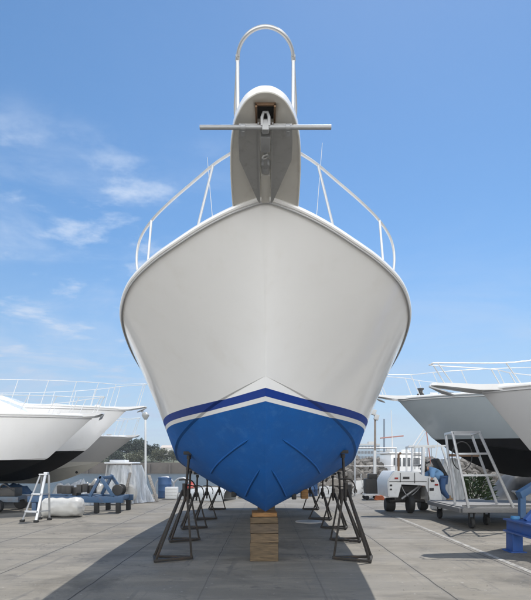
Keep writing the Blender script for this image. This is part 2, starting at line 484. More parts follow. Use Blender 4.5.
# painted line on the yard, worn through in places
def worn_paint():
    m = bpy.data.materials.new('worn white paint'); m.use_nodes = True
    n, l = m.node_tree.nodes, m.node_tree.links
    b = n['Principled BSDF']; b.inputs['Roughness'].default_value = 0.8
    tc = n.new('ShaderNodeTexCoord')
    no = n.new('ShaderNodeTexNoise'); no.inputs['Scale'].default_value = 6; no.inputs['Detail'].default_value = 10; no.inputs['Roughness'].default_value = 0.75
    l.new(tc.outputs['Object'], no.inputs['Vector'])
    cr = n.new('ShaderNodeValToRGB')
    cr.color_ramp.elements[0].position = 0.43; cr.color_ramp.elements[0].color = (0.18, 0.175, 0.165, 1)
    cr.color_ramp.elements[1].position = 0.58; cr.color_ramp.elements[1].color = (0.40, 0.39, 0.36, 1)
    l.new(no.outputs[0], cr.inputs[0]); l.new(cr.outputs[0], b.inputs['Base Color'])
    return m
WORN = worn_paint()
g = MB()
g._faces([(3.60, -5, 0.004), (3.69, -5, 0.004), (3.69, 13.9, 0.004), (3.60, 13.9, 0.004)], [(0, 1, 2, 3)])
tag(g.build('painted_line', WORN), kind='structure')

# cast iron cover set in a pale concrete collar
mh = thing('manhole_cover', 'round utility cover in a pale concrete collar under the hull', 'cover', (1.12, 12.75, 0))
g = MB(); g.lathe([(0.36, 0.0), (0.36, 0.012), (0.28, 0.012), (0.28, 0.0)], seg=32); g.build('collar', CONCW, mh)
g = MB(); g.lathe([(0.275, 0.0), (0.275, 0.016), (0.2, 0.02), (0.0, 0.02)], seg=32); g.build('lid', GALV, mh)

# far shore on the left: sea wall, hill, house, trees
hb = MB()
P = []
for i in range(41):
    x = -150 + i * 3.5
    row = []
    for j in range(13):
        y = 150 + j * 9
        t = j / 12
        edge = max(0.0, min(1.0, (-22 - x) / 26))
        z = 1.4 + (5.0 * math.sin(min(1, t * 1.4) * math.pi / 2) * edge) * (0.8 + 0.5 * mnoise.noise((x * 0.05, y * 0.03, 0)))
        row.append((x, y, z if 0 < j else -2.0))
    P.append(row)
tag(hb.grid(P).build('hill', EARTH), kind='structure')
g = MB()
g.box((-62, 148, -0.2), (150, 3, 3.6), bevel=0.1)
for i in range(24):
    g.box((-130 + i * 6, 146.2, -0.4), (0.5, 1.0, 3.1), bevel=0.05)
solo(g, 'sea_wall', SEAW, 'long brown stone sea wall across the water below the wooded hill', 'sea wall', (-62, 148, -2))

def leaf_crown(mb, c, rad, n, leaf, seed, squash=0.8, lobes=7):
    r = random.Random(seed)
    cl = []
    for _ in range(lobes):
        a = r.uniform(0, 2 * math.pi); el = r.uniform(-0.5, 1.1)
        q = rad * r.uniform(0.25, 0.72)
        cl.append((Vector((math.cos(a) * math.cos(el) * q, math.sin(a) * math.cos(el) * q, math.sin(el) * q * squash)), rad * r.uniform(0.32, 0.55)))
    for _ in range(n):
        o, rr = r.choice(cl)
        d = Vector((r.gauss(0, 1), r.gauss(0, 1), r.gauss(0, 1))).normalized() * rr * (r.random() ** 0.4)
        d.z *= squash
        p = Vector(c) + o + d
        u = Vector((r.gauss(0, 1), r.gauss(0, 1), r.gauss(0, 0.6))).normalized()
        v = u.cross(Vector((r.gauss(0, 1), r.gauss(0, 1), r.gauss(0, 1)))).normalized()
        s = leaf * r.uniform(0.6, 1.3)
        mb._faces([p - u * s * 0.5, p + v * s * 0.28, p + u * s * 0.5, p - v * s * 0.28], [(0, 1, 2, 3)])
def tree(x, y, z, h, rad, leafm, label, seed, group=None):
    t = thing('tree', label, 'tree', (x, y, z), group=group)
    g = MB()
    g.tube([(0, 0, -0.3), (0.1, 0, h * 0.3), (0.05, 0.1, h * 0.75)], [h * 0.03, h * 0.022, h * 0.008], seg=7)
    r = random.Random(seed)
    for _ in range(5):
        a = r.uniform(0, 6.28); z0 = h * r.uniform(0.25, 0.55)
        g.tube([(0.05, 0, z0), (math.cos(a) * rad * 0.35, math.sin(a) * rad * 0.35, z0 + h * 0.15), (math.cos(a) * rad * 0.7, math.sin(a) * rad * 0.7, z0 + h * 0.24)], [h * 0.012, h * 0.008, h * 0.004], seg=5)
    g.build('trunk', BARK, t)
    g = MB()
    leaf_crown(g, (0, 0, h * 0.52), rad, 2600, rad * 0.15, seed, squash=0.95, lobes=14)
    g.build('crown', leafm, t, flat=True)
trees = [
    (-49.5, 158, 2.0, 8.6, 4.6, LEAF_D, 'tallest dark tree on the far hill, nearest the grey boat bow'),
    (-44.5, 160, 2.2, 8.3, 4.4, LEAF_D, 'dark tree on the far hill just left of the lamp post'),
    (-40.0, 158, 2.0, 7.6, 4.2, LEAF_D, 'dark tree on the far hill just right of the lamp post'),
    (-36.4, 160, 1.6, 5.8, 3.6, LEAF_D, 'lower dark tree on the far hill beside the olive trees'),
    (-32.8, 155, 1.0, 5.4, 3.4, LEAF_O, 'rounded olive green tree on the far shore below the white house'),
    (-28.8, 156, 1.0, 4.8, 2.9, LEAF_O, 'smallest olive green tree on the far shore, nearest the blue hull'),
    (-54.0, 160, 2.2, 8.0, 4.6, LEAF_D, 'dark tree on the far hill partly behind the grey boat bow'),
    (-59.0, 162, 2.4, 7.6, 4.4, LEAF_D, 'dark tree on the far hill seen between the boat and wrapped hardtop'),
    (-45.5, 152, 0.8, 4.4, 3.3, LEAF_D, 'low bushy tree behind the sea wall left of the lamp post'),
    (-39.0, 152, 0.8, 4.0, 3.2, LEAF_O, 'low bushy tree behind the sea wall right of the lamp post'),
    (-51.5, 152, 0.8, 4.2, 3.3, LEAF_D, 'low bushy tree behind the sea wall beside the wrapped hardtop'),
]
for i, (x, y, z, h, rad, lm, lab) in enumerate(trees):
    tree(x, y, z, h, rad, lm, lab, 40 + i, 'trees on the far shore')
hs = thing('house', 'small white house among trees on the far hill', 'house', (-33.0, 170, 3.2))
g = MB(); g.box((0, 0, 1.6), (4.2, 4, 3.6)); g.build('wall', mat('white house wall', (0.7, 0.69, 0.66), 0.8), hs)
g = MB(); g.prism([(-2.4, -2.3, 3.4), (2.4, -2.3, 3.4), (2.4, 2.3, 3.4), (-2.4, 2.3, 3.4)], [(-2.2, -0.1, 4.3), (2.2, -0.1, 4.3), (2.2, 0.1, 4.3), (-2.2, 0.1, 4.3)])
g.build('roof', mat('pale roof', (0.45, 0.40, 0.36), 0.8), hs)
for x in (-1.1, 1.1):
    g = MB(); g.box((x, -2.01, 2.0), (0.9, 0.05, 1.1)); g.build('window', GLASSD, hs)

# far shore on the right: low headland and city blocks
P = []
for i in range(61):
    x = 10 + i * 6
    P.append([(x, 330 + j * 14, (-2.0 if j == 0 else 1.2 + 5.5 * math.sin(j / 8 * math.pi * 0.6) * (0.6 + 0.7 * mnoise.noise((x * 0.02, j * 0.3, 4))))) for j in range(9)])
tag(MB().grid(P).build('headland', mat('headland scrub', (0.16, 0.15, 0.09), 0.95, var=0.4, scale=0.1)), kind='structure')
def block(x, y, w, h, m, label, floors, cols):
    t = thing('office_building', label, 'building', (x, y, 0), group='buildings on the far harbour shore')
    g = MB(); g.box((0, 0, h / 2), (w, w * 0.8, h), bevel=0.1); g.build('wall', m, t)
    g = MB(); g.box((0, 0, h + 0.5), (w * 1.02, w * 0.82, 1.0)); g.box((w * 0.2, 0, h + 1.8), (w * 0.3, w * 0.3, 1.8)); g.build('roof', CONCW, t)
    for k in range(floors):
        g = MB()
        for c in range(cols):
            cw = w / cols
            g.box((-w / 2 + cw * (c + 0.5), -w * 0.4 - 0.05, h * (k + 0.55) / floors), (cw * 0.72, 0.3, h / floors * 0.5))
        g.build('window_band', GLASSD, t)
block(70, 345, 15, 13.5, TOWER, 'low blue grey glass building across the harbour by the blue hull', 4, 7)
block(84, 350, 9, 9.0, CONCW, 'pale low building across the harbour behind the pipe railing', 3, 5)
block(99, 352, 10, 7.0, TOWER, 'small dull blue building across the harbour near the white tractor', 2, 5)

# riprap breakwater behind the yard on the right
bm = bmesh.new()
r = random.Random(5)
protos = []
for k in range(1500):
    x = r.uniform(1.0, 34) if k > 500 else r.uniform(3, 12)
    t = r.random()
    y = 27.0 + t * 6 + r.uniform(-0.3, 0.3)
    z = -1.5 + 3.0 * math.sin(min(1, t * 1.15) * math.pi / 2) + r.uniform(-0.15, 0.1)
    s = r.uniform(0.16, 0.42)
    M = Matrix.Translation((x, y, z)) @ Matrix.Rotation(r.uniform(0, 6), 4, (r.random(), r.random(), r.random() + 0.1)) @ Matrix.Diagonal((s * r.uniform(0.8, 1.4), s, s * r.uniform(0.6, 1.0), 1))
    res = bmesh.ops.create_icosphere(bm, subdivisions=1, radius=1.0, matrix=M)
    for v in res['verts']: v.co += Vector((r.uniform(-1, 1), r.uniform(-1, 1), r.uniform(-1, 1))) * s * 0.22
for e in bm.edges: e.smooth = False
me = bpy.data.meshes.new('riprap'); bm.to_mesh(me); bm.free(); me.materials.append(ROCK)
rp = bpy.data.objects.new('riprap', me); COL.objects.link(rp)
tag(rp, 'heap of grey brown breakwater rocks beyond the yard edge', 'rocks', kind='stuff')
g = MB()
P = []
for i in range(30):
    x = -1 + i * 1.25
    P.append([(x, 26.8, -2.2), (x, 28.5, -0.6), (x, 30.5, 0.9), (x, 33.5, 1.25), (x, 40, 1.2), (x, 46, -2)])
tag(g.grid(P).build('embankment', ROCK), kind='structure')

# ------------------------------------------------------------------ hull lofting
def loft(sheer, chine, keel, flare, nu=90, nv=26, nb=18, ubias=1.0, bellies=0.06, chine_step=0.0):
    """two skins per side: topsides from chine to sheer, bottom from keel to chine"""
    top, bot = [], []
    global CHINE_STRIP
    CHINE_STRIP = []
    for i in range(nu + 1):
        u = (i / nu) ** ubias
        S, C, K = Vector(sheer(u)), Vector(chine(u)), Vector(keel(u))
        a = flare(u)
        row = []
        step = min(1.0, C.x / 0.55)
        C0 = C.copy(); C = C + Vector((chine_step * step, 0, 0.012 * step)) if chine_step else C
        CHINE_STRIP.append([C0, C])
        for j in range(nv + 1):
            v = j / nv
            gx = (1 - a) * v + a * v * v
            p = C.lerp(S, v); p.x = C.x + (S.x - C.x) * gx
            row.append(p)
        top.append(row)
        row = []
        for j in range(nb + 1):
            v = j / nb
            p = K.lerp(C0, v)
            p.z -= bellies * math.sin(v * math.pi) * min(1, u * 5) * (C.x) * 0.5
            row.append(p)
        bot.append(row)
    return top, bot
def mirror(G): return [[Vector((-p.x, p.y, p.z)) for p in row] for row in G]

def paint_hull(grids, bands, mats_names, parent, origin, slope, ref_y, end_cap=True):
    """cut the skins at the paint lines and make one mesh per painted area; bands = [(zmax, name, material)] from the keel up"""
    zs = [b[0] for b in bands[:-1]]
    areas = {}
    full = bmesh.new()
    for G in grids:
        rows = [[full.verts.new(p) for p in row] for row in G]
        for a, b in zip(rows, rows[1:]):
            for k in range(len(a) - 1):
                try: full.faces.new((a[k], a[k + 1], b[k + 1], b[k]))
                except ValueError: pass
    nrm = Vector((0, slope, 1))
    for z in zs:
        bmesh.ops.bisect_plane(full, geom=full.verts[:] + full.edges[:] + full.faces[:], dist=1e-6, plane_co=(0, ref_y, z), plane_no=nrm)
    objs = []
    for bi, (zm, name, m) in enumerate(bands):
        b2 = full.copy()
        lo = bands[bi - 1][0] if bi else -1e9
        kill = []
        for f in b2.faces:
            c = f.calc_center_median(); zp = c.z + slope * (c.y - ref_y)
            if not (lo < zp <= zm): kill.append(f)
        bmesh.ops.delete(b2, geom=kill, context='FACES')
        mb = MB(); mb.bm.free(); mb.bm = b2
        objs.append(mb.build(name, m, parent, origin=origin, angle=14))
    full.free()
    return objs

# ------------------------------------------------------------------ the main boat
yo = Vector((0, 7.6, 0))
yacht = thing('motor_yacht', 'large white motor yacht with bright blue bottom, bow on, propped on dark jack stands', 'boat', yo)
LEN = 13.1
sB = pchip([0, .17, .33, .63, .82, 1.0, 1.16, 1.3, 1.41, 1.70, 2.15, 2.47, 2.85, 3.62], [0, .10, .27, .72, 1.05, 1.33, 1.50, 1.61, 1.67, 1.79, 1.92, 2.02, 2.07, 2.02])
sZ = pchip([3.9, 4.01, 4.3, 4.58, 4.92, 5.25, 5.59, 5.9, 6.8, 8.5, 10, 12, 17], [3.55, 3.52, 3.42, 3.34, 3.25, 3.18, 3.12, 3.07, 2.97, 2.84, 2.78, 2.74, 2.72])
cX = pchip([5.0, 5.5, 6.0, 6.9, 7.6, 8.6, 10, 12, 14, 17], [0, .30, .60, 1.04, 1.30, 1.52, 1.68, 1.75, 1.75, 1.70])
cZ = pchip([5.0, 5.5, 6.0, 6.9, 7.6, 8.6, 10, 12, 14, 17], [2.37, 2.29, 2.19, 1.99, 1.84, 1.66, 1.50, 1.33, 1.2, 1.08])
kZ = pchip([5.0, 5.2, 5.5, 6.1, 6.8, 7.6, 9, 14, 17], [2.37, 2.08, 1.72, 1.24, .93, .76, .70, .66, .66])
def m_sheer(u):
    y = 3.9 + LEN * u * u
    return (sB(math.sqrt(LEN) * u), y, sZ(y))
def m_chine(u):
    y = 5.0 + 12 * u ** 1.7
    return (cX(y), y, cZ(y))
def m_keel(u):
    y = 5.0 + 12 * u ** 1.7
    return (0.0, y, kZ(y))
top, bot = loft(m_sheer, m_chine, m_keel, lambda u: 0.62 * max(0, 1 - u / 0.72) ** 0.8, nu=130, nv=30, nb=20, bellies=0.12, chine_step=0.042)
strip = CHINE_STRIP
SL, RY = 0.04, 5.1
paint_hull([top, mirror(top), bot, mirror(bot), strip, mirror(strip)],
           [(2.14, 'bottom', BLUE), (2.185, 'boot_stripe', STRW), (2.262, 'cove_stripe', NAVY), (99, 'topsides', GEL)],
           None, yacht, yo, SL, RY)
_b = bmesh.new()
for G in (bot, mirror(bot), top, mirror(top)):
    rows = [[_b.verts.new(p) for p in row] for row in G]
    for a, b in zip(rows, rows[1:]):
        for k in range(len(a) - 1):
            try: _b.faces.new((a[k], a[k + 1], b[k + 1], b[k]))
            except ValueError: pass
HULL = BVHTree.FromBMesh(_b); _b.free()
def on_hull(px, py):
    d = Vector(((px - CX) / FPX, 1.0, (HY - py) / FPX)).normalized()
    return HULL.ray_cast(Vector((0, 0, EYE)), d)
# pin stripe between white band and bottom paint
g = MB()
tr = [[Vector(p) for p in row] for row in (top[-1], bot[-1])]
ring = [p for p in bot[-1]] + [p for p in top[-1]][1:]
ring = [Vector((p.x, p.y, p.z)) for p in ring]
prof = ring + [Vector((-p.x, p.y, p.z)) for p in ring[::-1]][:-1]
g._faces(prof, [tuple(range(len(prof)))])
g.build('transom', GEL, yacht, origin=yo)
# stem bead
g = MB()
stem = [Vector((0, 3.9 + (5.0 - 3.9) * (1 - t), 3.55 + (2.37 - 3.55) * (1 - t))) for t in [i / 20 for i in range(21)]][::-1]
# deck
P = []
for i in range(61):
    S = Vector(m_sheer(i / 60)); row = []
    for j in range(13):
        t = -1 + j / 6
        row.append(Vector((S.x * t * 0.985, S.y, S.z + 0.03 + 0.10 * min(1, S.x) * (1 - t * t))))
    P.append(row)
MB().grid(P).build('deck', GEL, yacht, origin=yo)
# gunwale moulding: white roll with a grey rub strip below
us = [(i / 90) ** 1.0 for i in range(91)]
edge = [Vector(m_sheer(u)) for u in us]
full_edge = [Vector((-p.x, p.y, p.z)) for p in edge[::-1]] + edge[1:]
g = MB(); g.tube([p + Vector((0, 0, 0.012)) for p in full_edge], 0.021, seg=10); g.build('gunwale', GEL, yacht, origin=yo)
g = MB()
low_edge = []
for u in us:
    S, C = Vector(m_sheer(u)), Vector(m_chine(u)); p = S.lerp(C, 0.014)
    low_edge.append(Vector((p.x + 0.010, p.y - 0.004, p.z)))
low_edge = [Vector((-p.x, p.y, p.z)) for p in low_edge[::-1]] + low_edge[1:]
g.tube(low_edge, 0.010, seg=8); g.build('rub_strip', RUBG, yacht, origin=yo)
# spray rails on the bottom, laid along the hull
def rail_on(pts, r=0.0145):
    for sx in (-1, 1):
        out = []
        for px, py in smooth_path([(p[0], p[1], 0) for p in pts], 6) and [(v.x, v.y) for v in smooth_path([(p[0], p[1], 0) for p in pts], 6)]:
            hit, nrm, _, _ = on_hull(CX + sx * (CX - px), py)
            if hit is None: continue
            out.append(hit)
        n = len(out)
        g = MB(); g.tube(out, [r * min(1, 0.25 + k / 4) for k in range(n)], seg=8); g.build('spray_rail', BLUE, yacht, origin=yo)
rail_on([(248.5, 439.5), (241, 444.5), (232, 451), (223, 458.5), (215.5, 466), (211, 473)])
rail_on([(259.5, 470), (254.5, 478), (249, 488), (245.3, 496)])
# small fittings under the bottom near the keel block
for (x, y, m, s) in ((0.66, 8.5, WOODO, (0.12, 0.22, 0.16)), (-0.50, 7.9, RUBBER, (0.08, 0.12, 0.08)), (0.45, 7.9, RUBBER, (0.07, 0.10, 0.09))):
    h, nrm, _, _ = HULL.ray_cast(Vector((x, y, -1)), Vector((0, 0, 1)))
    if h is None: continue
    q = nrm.to_track_quat('Z', 'Y').to_matrix()
    g = MB(); g.box(h - Vector((0, 0, s[2] * 0.42)), s, rot=q, bevel=0.012)
    g.build('transducer' if m is WOODO else 'through_hull_fitting', m, yacht, origin=yo)
# cabin and flybridge aft of the foredeck (only the aerials rise into view)
g = MB()
g.prism([(-1.45, 8.6, 2.8), (1.45, 8.6, 2.8), (1.6, 15.2, 2.8), (-1.6, 15.2, 2.8)], [(-1.15, 10.3, 4.3), (1.15, 10.3, 4.3), (1.4, 14.6, 4.3), (-1.4, 14.6, 4.3)])
cab = g.build('cabin', GEL, yacht, origin=yo)
g = MB(); g.prism([(-1.2, 9.02, 3.2), (1.2, 9.02, 3.2), (1.2, 9.06, 3.2), (-1.2, 9.06, 3.2)], [(-1.0, 9.93, 4.05), (1.0, 9.93, 4.05), (1.0, 9.97, 4.05), (-1.0, 9.97, 4.05)])
g.build('windscreen', GLASSD, cab, origin=yo)
g = MB(); g.box((0, 12.4, 4.65), (2.3, 3.2, 0.7), bevel=0.12); g.build('flybridge', GEL, yacht, origin=yo)
for (x, zt) in ((1.58, 10.4), (-1.62, 10.0), (0.05, 11.2)):
    g = MB(); g.tube([(x * 0.7, 13.6, 4.6), (x, 13.9, zt)], [0.014, 0.006], seg=6); g.build('whip_aerial', WTUBE, yacht, origin=yo)

# pulpit: a rounded bow platform, hollow underneath with a recess for the anchor
def under(y): return 3.73 - 0.19 * (y - 3.0)
half = [(0, 3.005), (.045, 3.011), (.088, 3.034), (.126, 3.068), (.162, 3.125), (.196, 3.20), (.224, 3.31), (.241, 3.43), (.254, 3.60), (.261, 3.80), (.264, 4.05), (.262, 4.35)]
sm = [p for p in smooth_path([(-a, b, 0) for a, b in half[3:0:-1]] + [(a, b, 0) for a, b in half], 6)][18:]
outl = [(-p.x, p.y) for p in sm[::-1]][:-1] + [(p.x, p.y) for p in sm]
outl[0] = outl[0]
def inset(poly, d):
    out = []
    for i, (x, y) in enumerate(poly):
        a, b = poly[max(i - 1, 0)], poly[min(i + 1, len(poly) - 1)]
        t = Vector((b[0] - a[0], b[1] - a[1], 0)).normalized()
        out.append((x - t.y * -d if False else x + (-t.y) * -d * -1, y + t.x * d))
    return out
ins1 = inset(outl, 0.004); ins2 = inset(outl, 0.012); ins3 = inset(outl, 0.015); top1 = inset(outl, 0.014)
bm = bmesh.new()
def ring3(poly, dz): return [bm.verts.new((x, y, under(y) + dz)) for x, y in poly]
rings = [ring3(ins3, 0.009), ring3(ins2, 0.0), ring3(ins1, 0.0), ring3(outl, 0.004), ring3(outl, 0.040), ring3(top1, 0.054)]
for a, b in zip(rings, rings[1:]):
    for k in range(len(a)):
        bm.faces.new((a[k], a[(k + 1) % len(a)], b[(k + 1) % len(b)], b[k]))
bm.faces.new(rings[0][::-1]); bm.faces.new(rings[-1])
bm.normal_update()
for f in bm.faces: f.material_index = 1 if max(v.co.z - under(v.co.y) for v in f.verts) > 0.02 else 0
mb = MB(); mb.bm.free(); mb.bm = bm
pul = mb.build('pulpit', [GELD, GEL], yacht, origin=yo)
cutb = MB(); cutb.box((0, 3.165, 3.688), (0.104, 0.145, 0.10))
cut = cutb.build('cutter', GELD, yacht, origin=yo)
bo = pul.modifiers.new('hole', 'BOOLEAN'); bo.object = cut; bo.operation = 'DIFFERENCE'; bo.solver = 'EXACT'
bpy.context.view_layer.update()
dg = bpy.context.evaluated_depsgraph_get()
nm = bpy.data.meshes.new_from_object(pul.evaluated_get(dg))
pul.modifiers.clear(); pul.data = nm
bpy.data.objects.remove(cut)
g = MB()
for (cx_, cy_, sx_, sy_) in ((0, 3.088, 0.128, 0.012), (0, 3.242, 0.128, 0.012), (-0.058, 3.165, 0.012, 0.166), (0.058, 3.165, 0.012, 0.166)):
    g.box((cx_, cy_, under(cy_) + 0.006), (sx_, sy_, 0.022))
g.build('hatch_frame', RUST, pul, origin=yo)
g = MB(); g.box((0, 3.165, 3.733), (0.102, 0.143, 0.006)); g.build('roller_plate', DARK, pul, origin=yo)
# keelson strip under the platform and rounded roller bracket
g = MB(); g.box((0, 3.755, under(3.755) - 0.014), (0.062, 0.28, 0.05), rot=Matrix.Rotation(-0.19, 3, 'X'), bevel=0.006); g.build('chain_channel', GELD, pul, origin=yo)
g = MB(); g.lathe([(0.0, -0.028), (0.045, -0.028), (0.05, -0.02), (0.05, 0.02), (0.045, 0.028), (0, 0.028)], (0, 3.56, under(3.56) - 0.01), seg=18, axis='X'); g.build('bow_roller', GALV, pul, origin=yo)

# bow rail round the pulpit and back to the gunwale
arch = []
for k in range(0, 10):
    a = k / 9 * math.pi / 2; ox, oy = 27.6 * math.sin(a), 57 - 30.5 * math.cos(a)
    d_ = (4.245 - 1.5) / ((463 - oy) / 500); arch.append((ox * d_ / 500, d_, 4.245 - 0.005 * k / 9))
hr = smooth_path(arch + [(.207, 3.58, 4.22), (.228, 3.78, 4.18), (.228, 3.93, 4.08), (.222, 3.99, 3.85), (.220, 4.0, 3.58)], 8)
hr[0].x = 0
path = [Vector((-p.x, p.y, p.z)) for p in hr[::-1]] + hr[1:]
g = MB(); g.tube(path, 0.0125, seg=10); br = g.build('bow_rail', STEEL, yacht, origin=yo)
for sx in (-1, 1):
    hr = smooth_path([(.175, 4.13, 3.62), (.178, 4.125, 3.95), (.205, 4.13, 4.095), (.318, 4.245, 4.115), (.455, 4.33, 4.08), (.63, 4.46, 4.02), (.885, 4.62, 3.91), (1.09, 4.80, 3.83), (1.235, 4.94, 3.72), (1.285, 4.99, 3.55), (1.265, 5.0, 3.29)], 8)
    g = MB(); g.tube([Vector((p.x * sx, p.y, p.z)) for p in hr], 0.0125, seg=10); g.build('side_rail', STEEL, br, origin=yo)
for sx in (-1, 1):
    for (a, b) in (((.455, 4.33, 4.08), (.59, 4.24, 3.44)), ((1.095, 4.80, 3.83), (1.135, 4.78, 3.29)), ((.188, 3.385, 4.238), (.190, 3.47, 3.68))):
        g = MB(); g.tube([(a[0] * sx, a[1], a[2]), (b[0] * sx, b[1], b[2])], 0.0115, seg=8)
        g.lathe([(0.03, 0), (0.03, 0.012), (0.014, 0.03)], (b[0] * sx, b[1], b[2] - 0.0), seg=12)
        g.build('stanchion', STEEL, br, origin=yo)
    g = MB(); g.tube([(.1865 * sx, 3.36, 4.2395), (.1905 * sx, 3.40, 4.236)], 0.0155, seg=10); g.build('rail_joint', STEEL, br, origin=yo)

# anchor stowed under the pulpit: two pointed flukes, cross stock, crown, shank
an = thing('anchor', 'grey plate anchor with two pointed flukes and long cross bar hung under the pulpit', 'anchor', (0, 3.25, under(3.25) - 0.08))
ao = Vector(an.location)
def U(x, y, dz): return Vector((x, y, under(y) - 0.050 + dz))
for sx in (-1, 1):
    poly = [(.044, 3.17), (.168, 3.17), (.178, 3.30), (.180, 3.45), (.058, 3.85), (.046, 3.855)]
    g = MB(); g.prism([U(x * sx, y, -0.005) for x, y in poly], [U(x * sx, y, 0.005) for x, y in poly])
    fl = g.build('fluke', FLUKE, an, origin=ao)
    g = MB(); g.prism([U(.040 * sx, 3.17, -0.022), U(.050 * sx, 3.17, -0.022), U(.050 * sx, 3.85, -0.016), U(.040 * sx, 3.85, -0.016)],
                      [U(.040 * sx, 3.17, 0.012), U(.050 * sx, 3.17, 0.012), U(.050 * sx, 3.85, 0.010), U(.040 * sx, 3.85, 0.010)])
    g.build('web', FLUKE, fl, origin=ao)
    g = MB()
    for xx in (0.142,):
        g.tube([U(xx * sx - 0.014, 3.16, -0.028), U(xx * sx + 0.014, 3.16, -0.028)], 0.0195, seg=12)
        g.box(U(xx * sx, 3.19, -0.030), (0.022, 0.05, 0.03), bevel=0.004)
    g.build('stock_clamp', GALV, an, origin=ao)
g = MB(); g.tube([U(-0.415, 3.16, -0.028), U(0.415, 3.16, -0.028)], 0.0140, seg=14); g.build('stock', GALV, an, origin=ao)
g = MB(); g.box(U(0, 3.28, -0.022), (0.060, 0.12, 0.05), rot=Matrix.Rotation(-0.19, 3, 'X'), bevel=0.008)
g.box(U(0, 3.165, -0.02), (0.046, 0.05, 0.07), bevel=0.012); g.build('crown', GALV, an, origin=ao)
g = MB(); g.bar(U(0, 3.30, 0.0), U(0, 3.58, 0.015), 0.022, 0.035, bevel=0.004); g.build('shank', GALV, an, origin=ao)
g = MB()
for k, y in enumerate((3.40,)):
    c = U(0, y, -0.02)
    g.tube([c + Vector((0.02 * math.cos(t), 0.018 * math.sin(t), 0.0 if k else 0.008 * math.cos(t))) for t in [i * 2 * math.pi / 14 for i in range(14)]], 0.006, seg=6, closed=True)
g.build('shackle', STEEL, an, origin=ao)
g = MB(); c = U(0, 3.14, 0.0)
g.tube([c + Vector((-0.022, 0.01, -0.03)), c + Vector((-0.022, 0, 0.02)), c + Vector((-0.012, -0.006, 0.045)), c + Vector((0.012, -0.006, 0.045)), c + Vector((0.022, 0, 0.02)), c + Vector((0.022, 0.01, -0.03))], 0.010, seg=8)
g.build('shackle', GALV, an, origin=ao)

# ------------------------------------------------------------------ jack stands
def jack_stand(x, y, px, label, right, scale=1.0, ry=None, group='jack stands propping the blue hull'):
    s = 1 if right else -1
    h, nrm, _, _ = HULL.ray_cast(Vector((px, y + 0.05, -1)), Vector((0, 0, 1)))
    ztop = h.z - 0.015
    t = thing('jack_stand', label, 'jack stand', (x, y, 0), group=group)
    o = Vector((x, y, 0))
    za = ztop * 0.66
    ax = Vector((px + (x - px) * 0.25, y + 0.04, za))
    k = scale
    corners = [Vector((x + s * 0.30 * k, y + 0.16 * k, 0.03)), Vector((x + s * 0.20 * k, y - 0.22 * k, 0.03)), Vector((x - s * 0.30 * k, y + 0.06 * k, 0.03))]
    for i, c in enumerate(corners):
        g = MB(); off = (c - ax); off.z = 0; off = off.normalized() * 0.03
        g.bar(c + Vector((0, 0, 0.0)), ax + off, 0.034, 0.034, bevel=0.005)
        g.build('leg', JACK, t, origin=o)
    g = MB()
    for i in range(3):
        a, b = corners[i], corners[(i + 1) % 3]
        d = (b - a).normalized() * 0.03
        g.bar(a - d * 0.6 + Vector((0, 0, 0.002 * i)), b + d * 0.6 + Vector((0, 0, 0.002 * i)), 0.046, 0.042, bevel=0.004)
    g.build('base_frame', JACK, t, origin=o)
    g = MB(); g.tube([ax - Vector((0, 0, 0.10)), ax + Vector((0, 0, 0.10))], 0.036, seg=12); g.build('collar', JACK, t, origin=o)
    tp = Vector((px, y + 0.05, ztop - 0.02))
    g = MB(); g.tube([ax - Vector((0, 0, 0.18)), tp - Vector((0, 0, 0.03))], 0.021, seg=10)
    sc = g.build('screw_rod', RUST if False else JACK, t, origin=o)
    d = (tp - ax).normalized()
    hp = ax + d * 0.14
    g = MB(); g.tube(smooth_path([hp + Vector((-0.10, -0.02, 0.015)), hp + Vector((0, -0.035, 0.02)), hp + Vector((0.10, -0.02, 0.0)), hp + Vector((0.155, -0.01, -0.10)), hp + Vector((0.15, 0, -0.2))], 5), 0.011, seg=7)
    g.build('turn_handle', JACK, sc, origin=o)
    q = nrm if nrm.z < 0 else -nrm
    rot = (-q).to_track_quat('Z', 'Y').to_matrix()
    g = MB(); g.box(h + q * 0.030, (0.15, 0.15, 0.05), rot=rot, bevel=0.008)
    g.tube([tp - Vector((0, 0, 0.06)), tp], 0.035, seg=10)
    g.build('pad', RUBBER, t, origin=o)
ords = ['front', 'second', 'third', 'fourth', 'rearmost']
for i, (x, y, px) in enumerate(((-1.45, 7.72, -1.19), (-1.58, 9.6, -1.45), (-1.65, 11.4, -1.56), (-1.60, 13.2, -1.54), (-1.56, 16.0, -1.46))):
    lab = ('front jack stand on the left side, closest to the camera beside the wooden blocks', 'second jack stand from the front on the left side of the blue hull',
           'middle jack stand of the five along the left side of the hull', 'fourth jack stand from the front on the left side of the hull',
           'rearmost jack stand on the left side under the hull')[i]
    jack_stand(x, y, px, lab, False, 1.0 if i < 4 else 0.9)
for i, (x, y, px) in enumerate(((1.36, 7.70, 1.20), (1.56, 9.6, 1.42), (1.58, 11.4, 1.54), (1.46, 13.2, 1.52), (1.46, 16.0, 1.42))):
    lab = ('front jack stand on the right side, closest to the camera beside the shadow edge', 'second jack stand from the front on the right side of the blue hull',
           'middle jack stand of the five along the right side of the hull', 'fourth jack stand from the front on the right side of the hull',
           'rearmost jack stand on the right side under the hull')[i]
    jack_stand(x, y, px, lab, True, 1.0 if i < 4 else 0.85)

